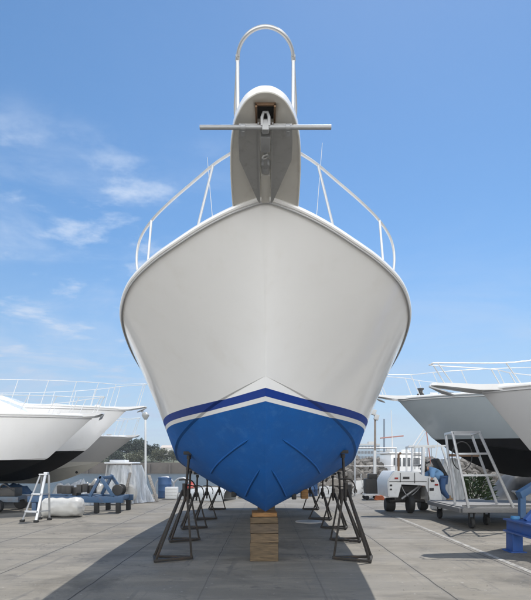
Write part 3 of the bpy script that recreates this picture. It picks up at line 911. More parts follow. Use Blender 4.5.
# ------------------------------------------------------------------ timber keel blocks
def timber(c, s, rz, m, name, label, group):
    g = MB(); g.box((0, 0, 0), s, bevel=0.006)
    r = random.Random(int(c[1] * 100 + c[2] * 1000))
    bmesh.ops.subdivide_edges(g.bm, edges=g.bm.edges[:], cuts=2, use_grid_fill=True)
    for v in g.bm.verts: v.co += Vector((r.uniform(-1, 1) * 0.004, r.uniform(-1, 1) * 0.004, r.uniform(-1, 1) * 0.0015))
    o = g.build(name, m)
    o.location = c; o.rotation_euler = (0, 0, rz)
    tag(o, label, 'timber block', group)
z = 0.0
for i, (hh, w, dx, rz, m, lab) in enumerate((
        (0.285, 0.43, 0.0, 0.0, WOOD, 'thick bottom timber of the front keel block stack on the concrete'),
        (0.14, 0.425, 0.004, 0.008, WOOD2, 'second timber from the bottom of the front keel block stack'),
        (0.15, 0.428, 0.003, -0.008, WOOD3, 'third timber up in the front keel block stack, above the two lowest'),
        (0.10, 0.42, -0.004, 0.010, WOOD, 'thin timber under the orange wedge in the front keel block stack'),)):
    timber((-0.02 + dx, 7.80, z + hh / 2 + 0.001), (w, 0.40, hh - 0.005), rz, m, 'timber_block', lab, 'timbers under the front of the keel')
    z += hh
timber((-0.02, 7.82, z + 0.035), (0.38, 0.40, 0.065), 0.04, WOODO, 'timber_wedge', 'orange wooden wedge on top of the blocks right under the keel', 'timbers under the front of the keel')
z = 0.0
for i in range(3):
    timber((0.02, 13.6, z + 0.105), (0.46, 0.4, 0.206), 0.02 * (i - 1), WOOD, 'timber_block',
           ('bottom', 'middle', 'top')[i] + ' timber of the rear keel block stack in the shade under the hull', 'timbers under the rear of the keel')
    z += 0.21

# ------------------------------------------------------------------ neighbouring boats
def side_boat(name, label, stem, rz, H, rake, beam, L, zk, zc0, bands, pulpit=0.9, sheer_drop=0.05, rail=0.62, rail_m=None,
              cabin=None, slope=0.0, keel_run=2.2, anchor=True, rubc=GEL, flare=0.5, thru=(), windlass=False):
    """bow at local origin pointing +Y; stem = world x, y of the stem head; H = height of the stem head"""
    t = thing(name, label, 'boat', (stem[0], stem[1], 0), rz, 'boats on the hard beside the yacht')
    hb = beam / 2
    def sh(u):
        s = L * u * u
        q = min(1, s / (0.5 * L))
        return (hb * (1 - (1 - q) ** 2.4) ** 0.8, -s, H - sheer_drop * min(s, 7))
    def ch(u):
        s = L * u ** 1.7
        q = min(1, s / (0.42 * L))
        s2 = rake + s * (L - rake) / L
        return (hb * 0.85 * (1 - (1 - q) ** 2.0) ** 0.95, -s2, zc0 - (zc0 - zk - 0.45) * (1 - (1 - min(1, s / (0.6 * L))) ** 1.8))
    def ke(u):
        s = L * u ** 1.7
        s2 = rake + s * (L - rake) / L
        q = min(1, s / keel_run)
        return (0.0, -s2, zc0 - (zc0 - zk) * (1 - (1 - q) ** 1.9))
    tp, bt = loft(sh, ch, ke, lambda u: flare * max(0, 1 - u / 0.7), nu=60, nv=16, nb=12, chine_step=0.06)
    cs = CHINE_STRIP
    paint_hull([tp, mirror(tp), bt, mirror(bt), cs, mirror(cs)], bands, None, t, (0, 0, 0), slope, 0.0)
    P = []
    for i in range(41):
        S = Vector(sh(i / 40))
        P.append([Vector((S.x * q * 0.98, S.y, S.z + 0.025 + 0.08 * min(1, S.x) * (1 - q * q))) for q in (-1, -.66, -.33, 0, .33, .66, 1)])
    MB().grid(P).build('deck', GEL, t)
    g = MB(); ring = [p for p in bt[-1]] + [p for p in tp[-1]][1:]
    prof = ring + [Vector((-p.x, p.y, p.z)) for p in ring[::-1]][:-1]
    g._faces(prof, [tuple(range(len(prof)))]); g.build('transom', GEL, t)
    ed = [Vector(sh(i / 50)) for i in range(51)]
    fe = [Vector((-p.x, p.y, p.z)) for p in ed[::-1]] + ed[1:]
    g = MB(); g.tube([p + Vector((0, 0, 0.01)) for p in fe], 0.034, seg=8); g.build('gunwale', rubc, t)
    le = []
    for i in range(51):
        A, B_ = Vector(sh(i / 50)), Vector(ch(i / 50)); p = A.lerp(B_, 0.05)
        le.append(Vector((A.x + (p.x - A.x) * 0.75 + 0.012, p.y, p.z)))
    g = MB(); g.tube([Vector((-p.x, p.y, p.z)) for p in le[::-1]] + le[1:], 0.015, seg=7); g.build('rub_strip', RUBG, t)
    for sx in (-1, 1):
        A = Vector(sh(math.sqrt(0.9 / L)))
        g = MB(); g.box((sx * (A.x - 0.16), -0.95, A.z + 0.09), (0.05, 0.24, 0.05), bevel=0.015); g.box((sx * (A.x - 0.16), -0.95, A.z + 0.055), (0.04, 0.09, 0.06)); g.build('cleat', STEEL, t)
    if pulpit:
        pl = [(0.06, pulpit), (0.15, pulpit * 0.93), (0.19, pulpit * 0.75), (0.25, 0.1), (0.36, -0.35), (0.40, -0.9)]
        full = [(-a, b) for a, b in pl[::-1]] + pl
        def zt(y): return H + 0.07 + 0.055 * max(0, y) / max(pulpit, .1)
        g = MB(); g.prism([(a * 0.9, b, zt(b) - 0.02 - 0.09 * (1 - 0.75 * max(0, b) / pulpit)) for a, b in full], [(a, b, zt(b)) for a, b in full])
        pp = g.build('pulpit', GEL, t)
        if anchor:
            g = MB()
            g.bar((0, pulpit * 0.98, zt(pulpit) - 0.05), (0, 0.15, H + 0.0), 0.03, 0.04)
            g.prism([(-.02, pulpit * 1.03, zt(pulpit) - 0.07), (.02, pulpit * 1.03, zt(pulpit) - 0.07), (.13, pulpit * 0.72, zt(0) - 0.13), (0, pulpit * 0.5, zt(0) - 0.20), (-.13, pulpit * 0.72, zt(0) - 0.13)],
                    [(-.02, pulpit * 1.03, zt(pulpit) - 0.04), (.02, pulpit * 1.03, zt(pulpit) - 0.04), (.12, pulpit * 0.74, zt(0) - 0.10), (0, pulpit * 0.54, zt(0) - 0.15), (-.12, pulpit * 0.74, zt(0) - 0.10)])
            g.build('stowed_anchor', GALV, pp)
    if rail:
        rm = rail_m or WTUBE
        y0 = pulpit * 0.9 if pulpit else -0.1
        side = [(0.0, y0 + 0.05, H + rail + 0.14), (0.12, y0, H + rail + 0.135)]
        for s in (0.35, 0.9, 1.6, 2.5, 3.5, 4.6, 5.8, 7.0):
            if s > L * 0.8: break
            x = max(0.16, sh(math.sqrt(s / L))[0] - 0.09)
            side.append((x, -s, H - sheer_drop * s + rail + 0.10 - 0.012 * s))
        hr = smooth_path(side, 5)
        g = MB(); g.tube([Vector((-p.x, p.y, p.z)) for p in hr[::-1]] + hr[1:], 0.011, seg=7)
        ro = g.build('bow_rail', rm, t)
        for sx in (-1, 1):
            for k, (x, y, zz_) in enumerate(side):
                if k in (0,): continue
                fx, fy = x + 0.05, y - 0.28
                s = max(0.0, -fy)
                g = MB()
                if fy > 0: g.tube([(x * sx, y, zz_), (0.16 * sx, fy, H + 0.08)], 0.011, seg=6)
                else: g.tube([(x * sx, y, zz_), (fx * sx, fy, H - sheer_drop * s + 0.02)], 0.011, seg=6)
                g.build('stanchion', rm, ro)
    if cabin:
        c0, c1, hgt, w = cabin
        zd = H - sheer_drop * min(c0, 7)
        g = MB()
        g.prism([(-w * .8, -c0, zd), (w * .8, -c0, zd), (w, -c1, zd - .15), (-w, -c1, zd - .15)],
                [(-w * .55, -c0 - hgt * 2.4, zd + hgt), (w * .55, -c0 - hgt * 2.4, zd + hgt), (w * .8, -c1, zd + hgt + .1), (-w * .8, -c1, zd + hgt + .1)])
        bmesh.ops.bevel(g.bm, geom=g.bm.edges[:], offset=0.08, segments=2, affect='EDGES')
        g.build('cabin', GEL, t)
    if windlass:
        g = MB(); g.lathe([(0.11, 0), (0.11, 0.06), (0.06, 0.09), (0.06, 0.16), (0.1, 0.2), (0.1, 0.24), (0, 0.25)], (0, -0.75, H + 0.10), seg=14)
        g.box((0.0, -1.6, H + 0.12), (0.3, 0.36, 0.16), bevel=0.05)
        g.build('windlass', DARK, t)
    return t, sh, ch, ke

# left row, bows pointing right
side_boat('motor_boat', 'white motor boat with black bottom nearest on the left, bow pointing right', (-5.50, 16.0), R(-90), 2.98, 1.45, 3.4, 10.5, 0.92, 1.66,
          [(1.62, 'bottom', BLACK), (99, 'topsides', GEL)], pulpit=0.32, sheer_drop=0.02, rail=0.50, cabin=(1.55, 8.0, 0.62, 1.0), slope=-0.012, keel_run=3.2)
side_boat('motor_boat', 'white motor boat with black bottom and longer pulpit, second in the left row', (-5.42, 19.6), R(-90), 3.60, 1.5, 3.6, 11.5, 0.78, 2.10,
          [(2.02, 'bottom', BLACK), (99, 'topsides', GEL)], pulpit=0.75, sheer_drop=0.0, rail=0.85, slope=-0.03, keel_run=3.6, cabin=(3.5, 9, 0.5, 1.0))
l3, *_ = side_boat('motor_boat', 'smaller boat with grey topsides and cream bottom, third in the left row', (-6.05, 23.0), R(-90), 2.68, 1.55, 3.0, 8.5, 0.55, 1.52,
          [(1.55, 'bottom', CREAM), (99, 'topsides', mat('warm grey topsides', (0.36, 0.355, 0.35), 0.35, var=0.05))], pulpit=0.25, sheer_drop=0.0, rail=0.75, slope=0.0, keel_run=3.4, anchor=False)
for y in (-2.4, -3.6):
    g = MB(); g.lathe([(0.06, 0), (0.06, 0.02), (0.0, 0.02)], (0.62 if y > -3 else 0.9, y, 1.08 if y > -3 else 0.95), seg=12, axis='X')
    g.build('through_hull_fitting', RUBBER, l3)
# right row, bows pointing left
side_boat('motor_boat', 'grey hulled motor boat with white pulpit and black bottom, in the right row behind', (4.15, 15.8), R(90), 3.52, 1.10, 3.9, 11.5, 1.05, 2.30,
          [(2.25, 'bottom', BLACK), (99, 'topsides', GREYH)], pulpit=0.72, sheer_drop=0.0, rail=0.62, slope=-0.012, keel_run=3.4, windlass=True, flare=0.35)
side_boat('motor_boat', 'pale hulled motor boat with long white pulpit, nearest on the right edge', (4.12, 9.6), R(90), 2.90, 0.95, 3.3, 9.5, 0.80, 1.75,
          [(1.45, 'bottom', BLACK), (99, 'topsides', LGREYH)], pulpit=0.95, sheer_drop=-0.015, rail=0.36, slope=0.0, keel_run=3.0, flare=0.5, rail_m=STEEL)

# ------------------------------------------------------------------ blue steel trailers and cradle
def wheel(mb, c, r, w, axis='X'):
    mb.lathe([(r * 0.55, -w / 2), (r * 0.9, -w / 2), (r, -w * 0.3), (r, w * 0.3), (r * 0.9, w / 2), (r * 0.55, w / 2), (r * 0.55, -w / 2)], c, seg=20, axis=axis)
tr = thing('steel_trolley', 'faded blue steel stand with crossed struts on rubber feet beside the white tank', 'trolley', (-7.2, 15.5, 0))
to = Vector(tr.location)
g = MB()
for y in (14.95, 16.05):
    g.bar((-7.1, y, 0.42), (-4.25, y, 0.40), 0.10, 0.18, bevel=0.008)
for x in (-7.0, -6.1, -5.2, -4.4): g.bar((x, 15.003, 0.435), (x, 15.997, 0.435), 0.09, 0.13, bevel=0.006)
g.build('chassis', TRAILB, tr, origin=to)
for x in (-6.9, -4.4, -5.05):
    for y in (14.95, 16.05):
        g = MB(); g.box((x, y, 0.16), (0.13, 0.13, 0.315), bevel=0.006); g.build('leg', TRAILB if x < -6 else RUBBER, tr, origin=to)
for (a, b) in (((-5.25, 14.95, 0.5), (-4.92, 14.95, 1.12)), ((-4.55, 14.95, 0.5), (-4.95, 14.95, 1.10)), ((-5.25, 16.05, 0.5), (-4.92, 16.05, 1.12)), ((-4.55, 16.05, 0.5), (-4.95, 16.05, 1.10))):
    g = MB(); g.bar(a, b, 0.09, 0.09, bevel=0.006); g.build('strut', TRAILB, tr, origin=to)
g = MB(); g.bar((-4.95, 14.98, 1.05), (-4.95, 16.02, 1.05), 0.1, 0.1, bevel=0.006); g.build('cross_beam', TRAILB, tr, origin=to)
g = MB(); g.lathe([(0.16, -0.02), (0.17, 0), (0.10, 0.03), (0.10, 0.35), (0.17, 0.38), (0.16, 0.40)], (-4.5, 15.2, 0.68), seg=16, axis='Y'); g.build('winch', DARK, tr, origin=to)
g = MB()
for k in range(7): g.box((-6.3 + k * 0.16, 15.35 + rng.uniform(-.1, .1), 0.62 + rng.uniform(0, .12)), (0.15, 0.3, 0.25), rz=rng.uniform(-.3, .3), bevel=0.02)
solo(g, 'engine_block', DARK, 'dark greasy machinery lying on the blue stand left of its crossed struts', 'engine', (-5.8, 15.4, 0.5))

t2 = thing('boat_trailer', 'low grey steel boat trailer behind the step ladder under the left boats', 'trailer', (-9.3, 15.6, 0))
g = MB()
for y in (-0.6, 0.6): g.bar((-2.6, y, 0.44), (1.9, y, 0.40), 0.10, 0.16, bevel=0.008)
for x in (-2.4, -1.0, 0.4, 1.7): g.bar((x, -0.548, 0.42), (x, 0.548, 0.42), 0.09, 0.11, bevel=0.006)
g.build('chassis', mat('blue grey steel', (0.085, 0.115, 0.15), 0.6, var=0.3, scale=6, stain=(0.12, 0.08, 0.06), stain_amt=0.6), t2)
for x in (-1.2, 1.3):
    for y in (-0.75, 0.75):
        g = MB(); g.lathe([(0.11, -0.09), (0.19, -0.09), (0.21, -0.05), (0.21, 0.05), (0.19, 0.09), (0.11, 0.09), (0.11, -0.09)], (x, y, 0.21), seg=20, axis='Y'); g.build('wheel', RUBBER, t2)
for k, x in enumerate((-1.8, -0.6, 0.6, 1.5)):
    g = MB(); g.box((x, -0.5 + 0.2 * (k % 2), 0.62), (0.5, 0.5, 0.26), bevel=0.04); g.tube(smooth_path([(x - 0.2, -0.6, 0.7), (x, -0.7, 0.86), (x + 0.25, -0.6, 0.66)], 6), 0.02, seg=6)
    o = g.build('engine_block' if k % 2 else 'pump', DARK if k % 2 else GALV, None); o.location = t2.location
    tag(o, ('grey pump lying on the far left end of the grey trailer', 'dark engine block on the left half of the grey trailer', 'grey pump on the grey trailer just behind the step ladder', 'dark engine block on the right end of the grey trailer')[k], 'machinery')

cr = thing('boat_cradle', 'bright blue steel boat cradle with braced leg at the right edge', 'cradle', (4.2, 7.6, 0))
co = Vector(cr.location)
g = MB()
for dz, hh in ((0.535, 0.03), (0.34, 0.03)): g.bar((4.22, 8.62, dz), (4.22, 5.0, dz), 0.26, hh, bevel=0.004)
g.bar((4.16, 8.60, 0.437), (4.16, 5.0, 0.437), 0.03, 0.163)
g.build('beam', BLUEST, cr, origin=co)
for y in (8.46, 5.2):
    g = MB(); g.box((4.21, y, 0.165), (0.17, 0.24, 0.318), bevel=0.008); g.box((4.21, y, 0.012), (0.26, 0.32, 0.02)); g.build('leg', BLUEST, cr, origin=co)
g = MB(); g.lathe([(0.07, 0), (0.075, 0.015), (0.07, 0.05), (0, 0.055)], (4.22, 8.45, 0.551), seg=14); g.build('cap', mat('light blue cap', (0.06, 0.22, 0.42), 0.5), cr, origin=co)
g = MB(); g.bar((4.27, 8.2, 0.55), (4.95, 8.25, 1.28), 0.09, 0.09, bevel=0.006); g.build('brace', BLUEST, cr, origin=co)
g = MB(); g.bar((4.33, 8.55, 0.95), (5.6, 8.95, 1.58), 0.12, 0.12, bevel=0.006); g.bar((4.40, 8.58, 0.56), (4.40, 8.58, 1.02), 0.09, 0.09); g.build('support_arm', TRAILB, cr, origin=co)
g = MB(); g.bar((4.33, 7.9, 0.30), (6.6, 8.0, 0.30), 0.12, 0.14, bevel=0.006); g.bar((4.33, 6.3, 0.28), (6.6, 6.3, 0.28), 0.12, 0.14, bevel=0.006); g.build('cross_member', BLUEST, cr, origin=co)
g = MB(); g.box((4.75, 7.9, 0.12), (0.12, 0.2, 0.22), bevel=0.01); g.build('foot', DARK, cr, origin=co)

# ------------------------------------------------------------------ step ladder, wrapped tank, shrink wrapped boat (left)
st = thing('step_ladder', 'grey aluminium step ladder with flared legs standing left of the white tank', 'ladder', (-5.9, 12.9, 0))
so = Vector(st.location)
topz = 1.18
fl_, fr_ = Vector((-6.20, 12.75, 0.03)), Vector((-5.78, 12.60, 0.03))
bl_, brr = Vector((-6.0, 13.30, 0.03)), Vector((-5.68, 13.15, 0.03))
tl, t_r = Vector((-5.86, 13.0, topz)), Vector((-5.70, 12.95, topz))
for a, b in ((fl_, tl), (fr_, t_r + Vector((0.0, 0, 0)))):
    g = MB(); g.bar(a, b, 0.07, 0.03, bevel=0.004); g.build('rail', ALU, st, origin=so)
for a, b in ((bl_, tl + Vector((0.02, 0.06, 0))), (brr, t_r + Vector((0.06, 0.06, 0)))):
    g = MB(); g.bar(a, b, 0.05, 0.03, bevel=0.004); g.build('rear_leg', GALV, st, origin=so)
for k, f in enumerate((0.20, 0.58)):
    g = MB(); g.bar(fl_.lerp(tl, f), fr_.lerp(t_r, f), 0.10, 0.045, bevel=0.004); g.build('tread', ALU, st, origin=so)
    g = MB(); g.bar(fr_.lerp(t_r, f), brr.lerp(t_r + Vector((0.06, 0.06, 0)), f), 0.045, 0.03); g.build('spreader', ALU, st, origin=so)
g = MB(); g.box((tl + t_r) / 2 + Vector((0.02, 0.03, 0.02)), (0.22, 0.15, 0.035), bevel=0.01); g.box((tl + t_r) / 2 + Vector((0.08, 0.03, 0.05)), (0.10, 0.10, 0.06), bevel=0.01); g.build('top_cap', ALU, st, origin=so)
for c in (fl_, fr_, bl_, brr):
    g = MB(); g.box(c, (0.11, 0.09, 0.06), bevel=0.015); g.build('foot', RUBBER, st, origin=so)

g = MB()
prof = [(0.02, -0.55), (0.20, -0.53), (0.25, -0.45), (0.255, -0.2), (0.25, 0.2), (0.255, 0.4), (0.22, 0.50), (0.10, 0.56), (0.02, 0.565)]
prof = [(max(0.02, p.x), p.y) for p in smooth_path([(a, b, 0) for a, b in prof], 5)]
g.lathe(prof, (-5.0, 13.9, 0.27), seg=44, axis='X')
for v in g.bm.verts:
    v.co.x -= 0.62
    n_ = mnoise.noise(v.co * 3.2) * 0.055 + mnoise.noise(v.co * 9) * 0.022 + abs(mnoise.noise(Vector((v.co.x * 4, v.co.y * 16, v.co.z * 16)))) * 0.022
    d = Vector((0, v.co.y - 13.9, v.co.z - 0.27))
    if d.length > 1e-4: v.co += d.normalized() * n_
    v.co.z = max(0.012, v.co.z)
solo(g, 'plastic_tank', TANKW, 'white plastic wrapped tank lying on its side by the step ladder', 'tank', (-5.62, 13.9, 0), angle=60)

wb = thing('wrapped_boat', 'small console boat under clear plastic film with white hardtop beside the lamp post', 'boat', (-5.3, 19.0, 0))
wo = Vector(wb.location)
g = MB()
P = []
for i in range(97):
    a = i / 96 * 2 * math.pi
    row = []
    for j in range(13):
        t = j / 12
        rx = 0.98 - 0.36 * t ** 0.7; ry_ = 0.9 - 0.35 * t
        fold = (0.055 * math.sin(a * 9 + 2.0 * t) + 0.035 * math.sin(a * 23 - 3 * t)) * (1 - 0.6 * t) + 0.05 * mnoise.noise((math.cos(a) * 2.2, math.sin(a) * 2.2, t * 3))
        row.append(Vector((-5.35 + (rx + fold) * math.cos(a) * (1 + 0.15 * math.sin(3 * a) * (1 - t)), 19.0 + (ry_ + fold) * math.sin(a), 0.02 + t * 1.40)))
    P.append(row)
g.grid(P); 
g_in = MB(); g_in.box((-5.4, 19.0, 0.45), (0.9, 0.7, 0.85), bevel=0.08); g_in.box((-5.2, 18.8, 0.95), (0.4, 0.4, 0.3), bevel=0.05); g_in.build('console', GEL, wb, origin=wo)
film = g.build('plastic_film', PLAST, wb, origin=wo, angle=70)
g = MB(); g.box((-5.42, 19.0, 1.50), (1.05, 1.2, 0.07), bevel=0.03); g.box((-5.55, 19.0, 1.57), (0.55, 0.7, 0.09), bevel=0.03); g.build('hardtop', GEL, wb, origin=wo)
for sx in (-1, 1):
    for sy in (-1, 1):
        g = MB(); g.tube([(-5.42 + sx * 0.45, 19.0 + sy * 0.48, 1.46), (-5.42 + sx * 0.55, 19 + sy * 0.5, 0.4)], 0.022, seg=8); g.build('hardtop_post', WTUBE, wb, origin=wo)
g = MB(); g.lathe([(0.0, -0.05), (0.26, -0.05), (0.33, 0), (0.26, 0.05), (0, 0.05)], (-4.95, 18.05, 0.42), seg=20, axis='Y'); g.build('wrapped_fender', TANKW, wb, origin=wo)
for (lab, a, b, w) in (('grey plank leaning against the shrink wrapped boat by the lamp post', (-4.15, 19.2, 0.02), (-4.55, 19.5, 1.02), 0.14),
                       ('darker plank leaning on the plastic film above the blue struts', (-5.05, 17.7, 0.05), (-4.9, 18.12, 1.15), 0.10)):
    g = MB(); g.bar(a, b, w, 0.035, bevel=0.004); solo(g, 'plank', WOODG, lab, 'plank', a)

# ------------------------------------------------------------------ lamp posts
lp = thing('lamp_post', 'white lamp post with bowl lantern beside the left boats', 'lamp post', (-5.28, 22.0, 0))
lo = Vector(lp.location)
g = MB(); g.lathe([(0.12, 0), (0.12, 0.3), (0.052, 0.36), (0.045, 3.35), (0.042, 3.42)], (-5.28, 22, 0), seg=14); g.build('pole', WPAINT, lp, origin=lo)
g = MB(); g.lathe([(0.05, 3.40), (0.08, 3.44), (0.155, 3.56), (0.165, 3.62), (0.12, 3.68), (0.05, 3.74), (0, 3.75)], (-5.28, 22, 0), seg=18); g.build('lantern', mat('lantern bowl', (0.33, 0.34, 0.33), 0.35), lp, origin=lo)
g = MB(); g.tube([(-5.28, 22, 3.5), (-5.42, 21.95, 3.72), (-5.44, 21.95, 3.80)], 0.02, seg=7); g.box((-5.42, 21.93, 3.80), (0.14, 0.12, 0.10), bevel=0.02); g.build('bracket', GALV, lp, origin=lo)
lp = thing('lamp_post', 'lamp post with twin floodlights and rusty upper pole right of the blue hull', 'lamp post', (4.82, 22.0, 0))
lo = Vector(lp.location)
g = MB(); g.lathe([(0.12, 0), (0.12, 0.25), (0.065, 0.3), (0.06, 2.05)], (4.82, 22, 0), seg=14); g.build('pole', WPAINT, lp, origin=lo)
g = MB(); g.lathe([(0.05, 2.05), (0.045, 3.5), (0, 3.52)], (4.82, 22, 0), seg=12); g.build('upper_pole', mat('weathered brown pole', (0.24, 0.20, 0.17), 0.7, var=0.3, scale=6), lp, origin=lo)
for (x, z, s) in ((4.74, 3.72, 1), (4.86, 3.50, 1)):
    g = MB(); g.box((x, 21.9, z), (0.20, 0.16, 0.24), bevel=0.03, rot=Matrix.Rotation(0.3, 3, 'Y')); g.tube([(4.82, 22, 3.4), (x, 21.95, z)], 0.018, seg=6); g.build('floodlight', mat('lamp housing', (0.45, 0.45, 0.44), 0.4), lp, origin=lo)

# ------------------------------------------------------------------ white tractor
tk = thing('yard_tractor', 'white yard tractor with open underside and upright posts under the grey boat bow', 'tractor', (4.35, 15.2, 0))
ko = Vector(tk.location)
# body shell: outline drawn facing the camera, with an open bay under the nose
g = MB()
shell = [(3.63, 0.48), (3.60, 0.98), (3.78, 1.26), (4.55, 1.24), (4.62, 1.10), (5.02, 1.10), (5.12, 0.95), (5.24, 0.28), (4.88, 0.28), (4.74, 0.86), (3.98, 0.90), (3.95, 0.48)]
g.prism([(x, 14.75, z_) for x, z_ in shell], [(x, 16.2, z_) for x, z_ in shell])
bmesh.ops.bevel(g.bm, geom=g.bm.edges[:], offset=0.03, segments=2, affect='EDGES')
g.build('body', WPAINT, tk, origin=ko, angle=40)
g = MB(); g.box((4.36, 15.7, 0.60), (0.80, 0.8, 0.42), bevel=0.03); g.box((4.30, 15.2, 0.72), (0.68, 0.3, 0.2), bevel=0.03); g.tube([(3.8, 15.3, 0.34), (4.9, 15.3, 0.34)], 0.05, seg=8); g.build('chassis', DARK, tk, origin=ko)
for (x, y, rr, w) in ((3.86, 15.55, 0.21, 0.28), (4.34, 15.0, 0.27, 0.17), (5.0, 15.9, 0.22, 0.24)):
    g = MB(); wheel(g, (x, y, rr), rr, w); wo_ = g.build('wheel', RUBBER, tk, origin=ko)
    g = MB(); g.lathe([(0.0, -w * 0.42), (rr * 0.5, -w * 0.42), (rr * 0.55, -w * 0.2), (rr * 0.55, w * 0.2), (rr * 0.5, w * 0.42), (0, w * 0.42)], (x, y, rr), seg=16, axis='X'); g.build('rim', GALV, wo_, origin=ko)
for (x, z_, s) in ((3.70, 0.84, 0.055), (3.70, 0.72, 0.05), (4.93, 0.97, 0.07), (4.90, 0.72, 0.085), (4.15, 1.06, 0.07)):
    g = MB(); g.box((x, 14.745, z_), (s * (1.3 if x < 4.5 and x != 4.15 else 1.5) * (1.8 if x == 4.15 else 1), 0.02, s), bevel=0.006); g.build('lamp_recess', DARK, tk, origin=ko)
for (x, y, w) in ((4.42, 15.1, 0.09), (4.68, 14.9, 0.13)):
    g = MB(); g.bar((x, y, 1.0), (x + 0.02, y, 1.98), w, w * 0.6, bevel=0.01); g.build('upright_post', WPAINT, tk, origin=ko)
g = MB(); g.bar((4.3, 15.05, 2.0), (5.45, 15.05, 2.02), 0.06, 0.05); g.bar((5.30, 15.05, 2.0), (5.56, 15.05, 1.2), 0.05, 0.05); g.bar((4.5, 15.95, 2.0), (5.4, 15.95, 2.0), 0.05, 0.05); g.bar((4.5, 15.0, 2.0), (4.5, 16, 2.0), 0.05, 0.05)
g.bar((4.5, 15.95, 1.2), (4.5, 15.95, 2.0), 0.05, 0.05); g.build('roll_frame', WPAINT, tk, origin=ko)
g = MB()
g.tube([(4.95, 15.35, 1.1), (4.86, 15.3, 1.45)], 0.02, seg=7); c = Vector((4.85, 15.29, 1.47))
g.tube([c + Vector((0.17 * math.cos(t), 0.16 * math.sin(t), 0.07 * math.cos(t))) for t in [i * 2 * math.pi / 22 for i in range(22)]], 0.014, seg=6, closed=True)
g.build('steering_wheel', RUBBER, tk, origin=ko)
g = MB()
for x, z0, z1 in ((3.98, 0.93, 1.21), (4.40, 0.90, 1.21), (4.80, 0.35, 1.06)): g.box((x, 14.742, (z0 + z1) / 2), (0.012, 0.02, z1 - z0))
g.box((4.2, 14.742, 0.955), (1.1, 0.02, 0.014)); g.build('panel_seam', DARK, tk, origin=ko)
g = MB(); g.tube([(4.15, 15.6, 1.2), (4.15, 15.6, 1.75), (4.22, 15.6, 1.82)], 0.035, seg=9); g.build('exhaust', RUST, tk, origin=ko)
g = MB(); g.tube([(4.08, 15.0, 0.42), (4.62, 15.05, 0.80)], 0.035, seg=9); g.tube(smooth_path([(4.05, 14.95, 0.85), (4.15, 14.9, 0.62), (4.3, 14.95, 0.5), (4.5, 15.0, 0.62), (4.66, 14.95, 0.82)], 6), 0.014, seg=6); g.build('hydraulic_ram', GALV, tk, origin=ko)
for x, m_ in ((4.0, 'red'), (5.06, 'red')):
    g = MB(); g.box((x - 0.14 if x < 4.5 else x - 0.02, 14.735, 1.05 if x < 4.5 else 0.86), (0.10, 0.03, 0.05), bevel=0.01); g.build('tail_lamp', mat('red lens', (0.35, 0.02, 0.015), 0.2), tk, origin=ko)
for zz_ in (1.45, 1.72):
    g = MB(); g.bar((4.46, 15.05, zz_), (4.66, 14.95, zz_), 0.03, 0.03); g.build('hand_grip', GALV, tk, origin=ko)
g = MB()
for k in range(5): g.bar((4.75 + 0.13 * k, 15.9, 1.3), (4.75 + 0.13 * k, 15.9, 1.98), 0.02, 0.02)
g.bar((4.55, 15.9, 1.62), (5.4, 15.9, 1.62), 0.025, 0.025); g.build('guard', GALV, tk, origin=ko)
g = MB(); g.box((5.28, 15.2, 1.35), (0.12, 0.5, 0.62), rot=Matrix.Rotation(-0.5, 3, 'Y'), bevel=0.04); g.build('seat_back', RUBBER, tk, origin=ko)
g = MB(); g.box((5.46, 15.0, 0.33), (0.46, 0.5, 0.06), bevel=0.01); g.bar((5.2, 15.0, 0.33), (5.2, 15.0, 0.75), 0.05, 0.05); g.build('step', GALV, tk, origin=ko)

# ------------------------------------------------------------------ person bending over the tractor
def skin_body(name, joints, edges, radii, m, parent, sub=2):
    me = bpy.data.meshes.new(name); me.from_pydata([tuple(j) for j in joints], edges, [])
    o = bpy.data.objects.new(name, me); COL.objects.link(o)
    sk = o.modifiers.new('skin', 'SKIN'); sk.use_smooth_shade = True
    for i, rr in enumerate(radii):
        me.skin_vertices[0].data[i].radius = (rr, rr) if not isinstance(rr, tuple) else rr
    me.skin_vertices[0].data[0].use_root = True
    ss = o.modifiers.new('sub', 'SUBSURF'); ss.levels = sub; ss.render_levels = sub
    bpy.context.view_layer.update()
    nm = bpy.data.meshes.new_from_object(o.evaluated_get(bpy.context.evaluated_depsgraph_get()))
    o.modifiers.clear(); o.data = nm; nm.name = name
    nm.materials.clear(); nm.materials.append(m)
    for p in nm.polygons: p.use_smooth = True
    o.parent = parent
    return o
pp = thing('person', 'person in light blue shirt, jeans and tan boots bending into the white tractor', 'person', (5.44, 15.0, 0.36))
# local coordinates: feet at z=0 on the tractor step; bending towards -X
J = dict(pel=(-0.16, 0, 0.66), wst=(-0.27, 0, 0.80), cho=(-0.42, 0.01, 0.92), nek=(-0.55, 0.02, 0.98), hed=(-0.66, 0.02, 0.97), cro=(-0.74, 0.02, 0.91),
         hl=(-0.14, -0.10, 0.64), kl=(-0.20, -0.20, 0.36), al=(0.02, -0.13, 0.07), hr=(-0.14, 0.10, 0.64), kr=(-0.14, 0.16, 0.34), ar=(0.10, 0.12, 0.07),
         sl=(-0.48, -0.18, 0.93), el=(-0.52, -0.24, 0.68), wl_=(-0.66, -0.18, 0.52), sr=(-0.48, 0.20, 0.93), er=(-0.54, 0.25, 0.70), wr=(-0.68, 0.18, 0.54))
def sub(keys, edges, rad): return [J[k] for k in keys], [(keys.index(a), keys.index(b)) for a, b in edges], [rad[k] for k in keys]
keys = ['pel', 'wst', 'cho', 'nek', 'hed', 'cro', 'hl', 'kl', 'al', 'hr', 'kr', 'ar', 'sl', 'el', 'wl_', 'sr', 'er', 'wr']
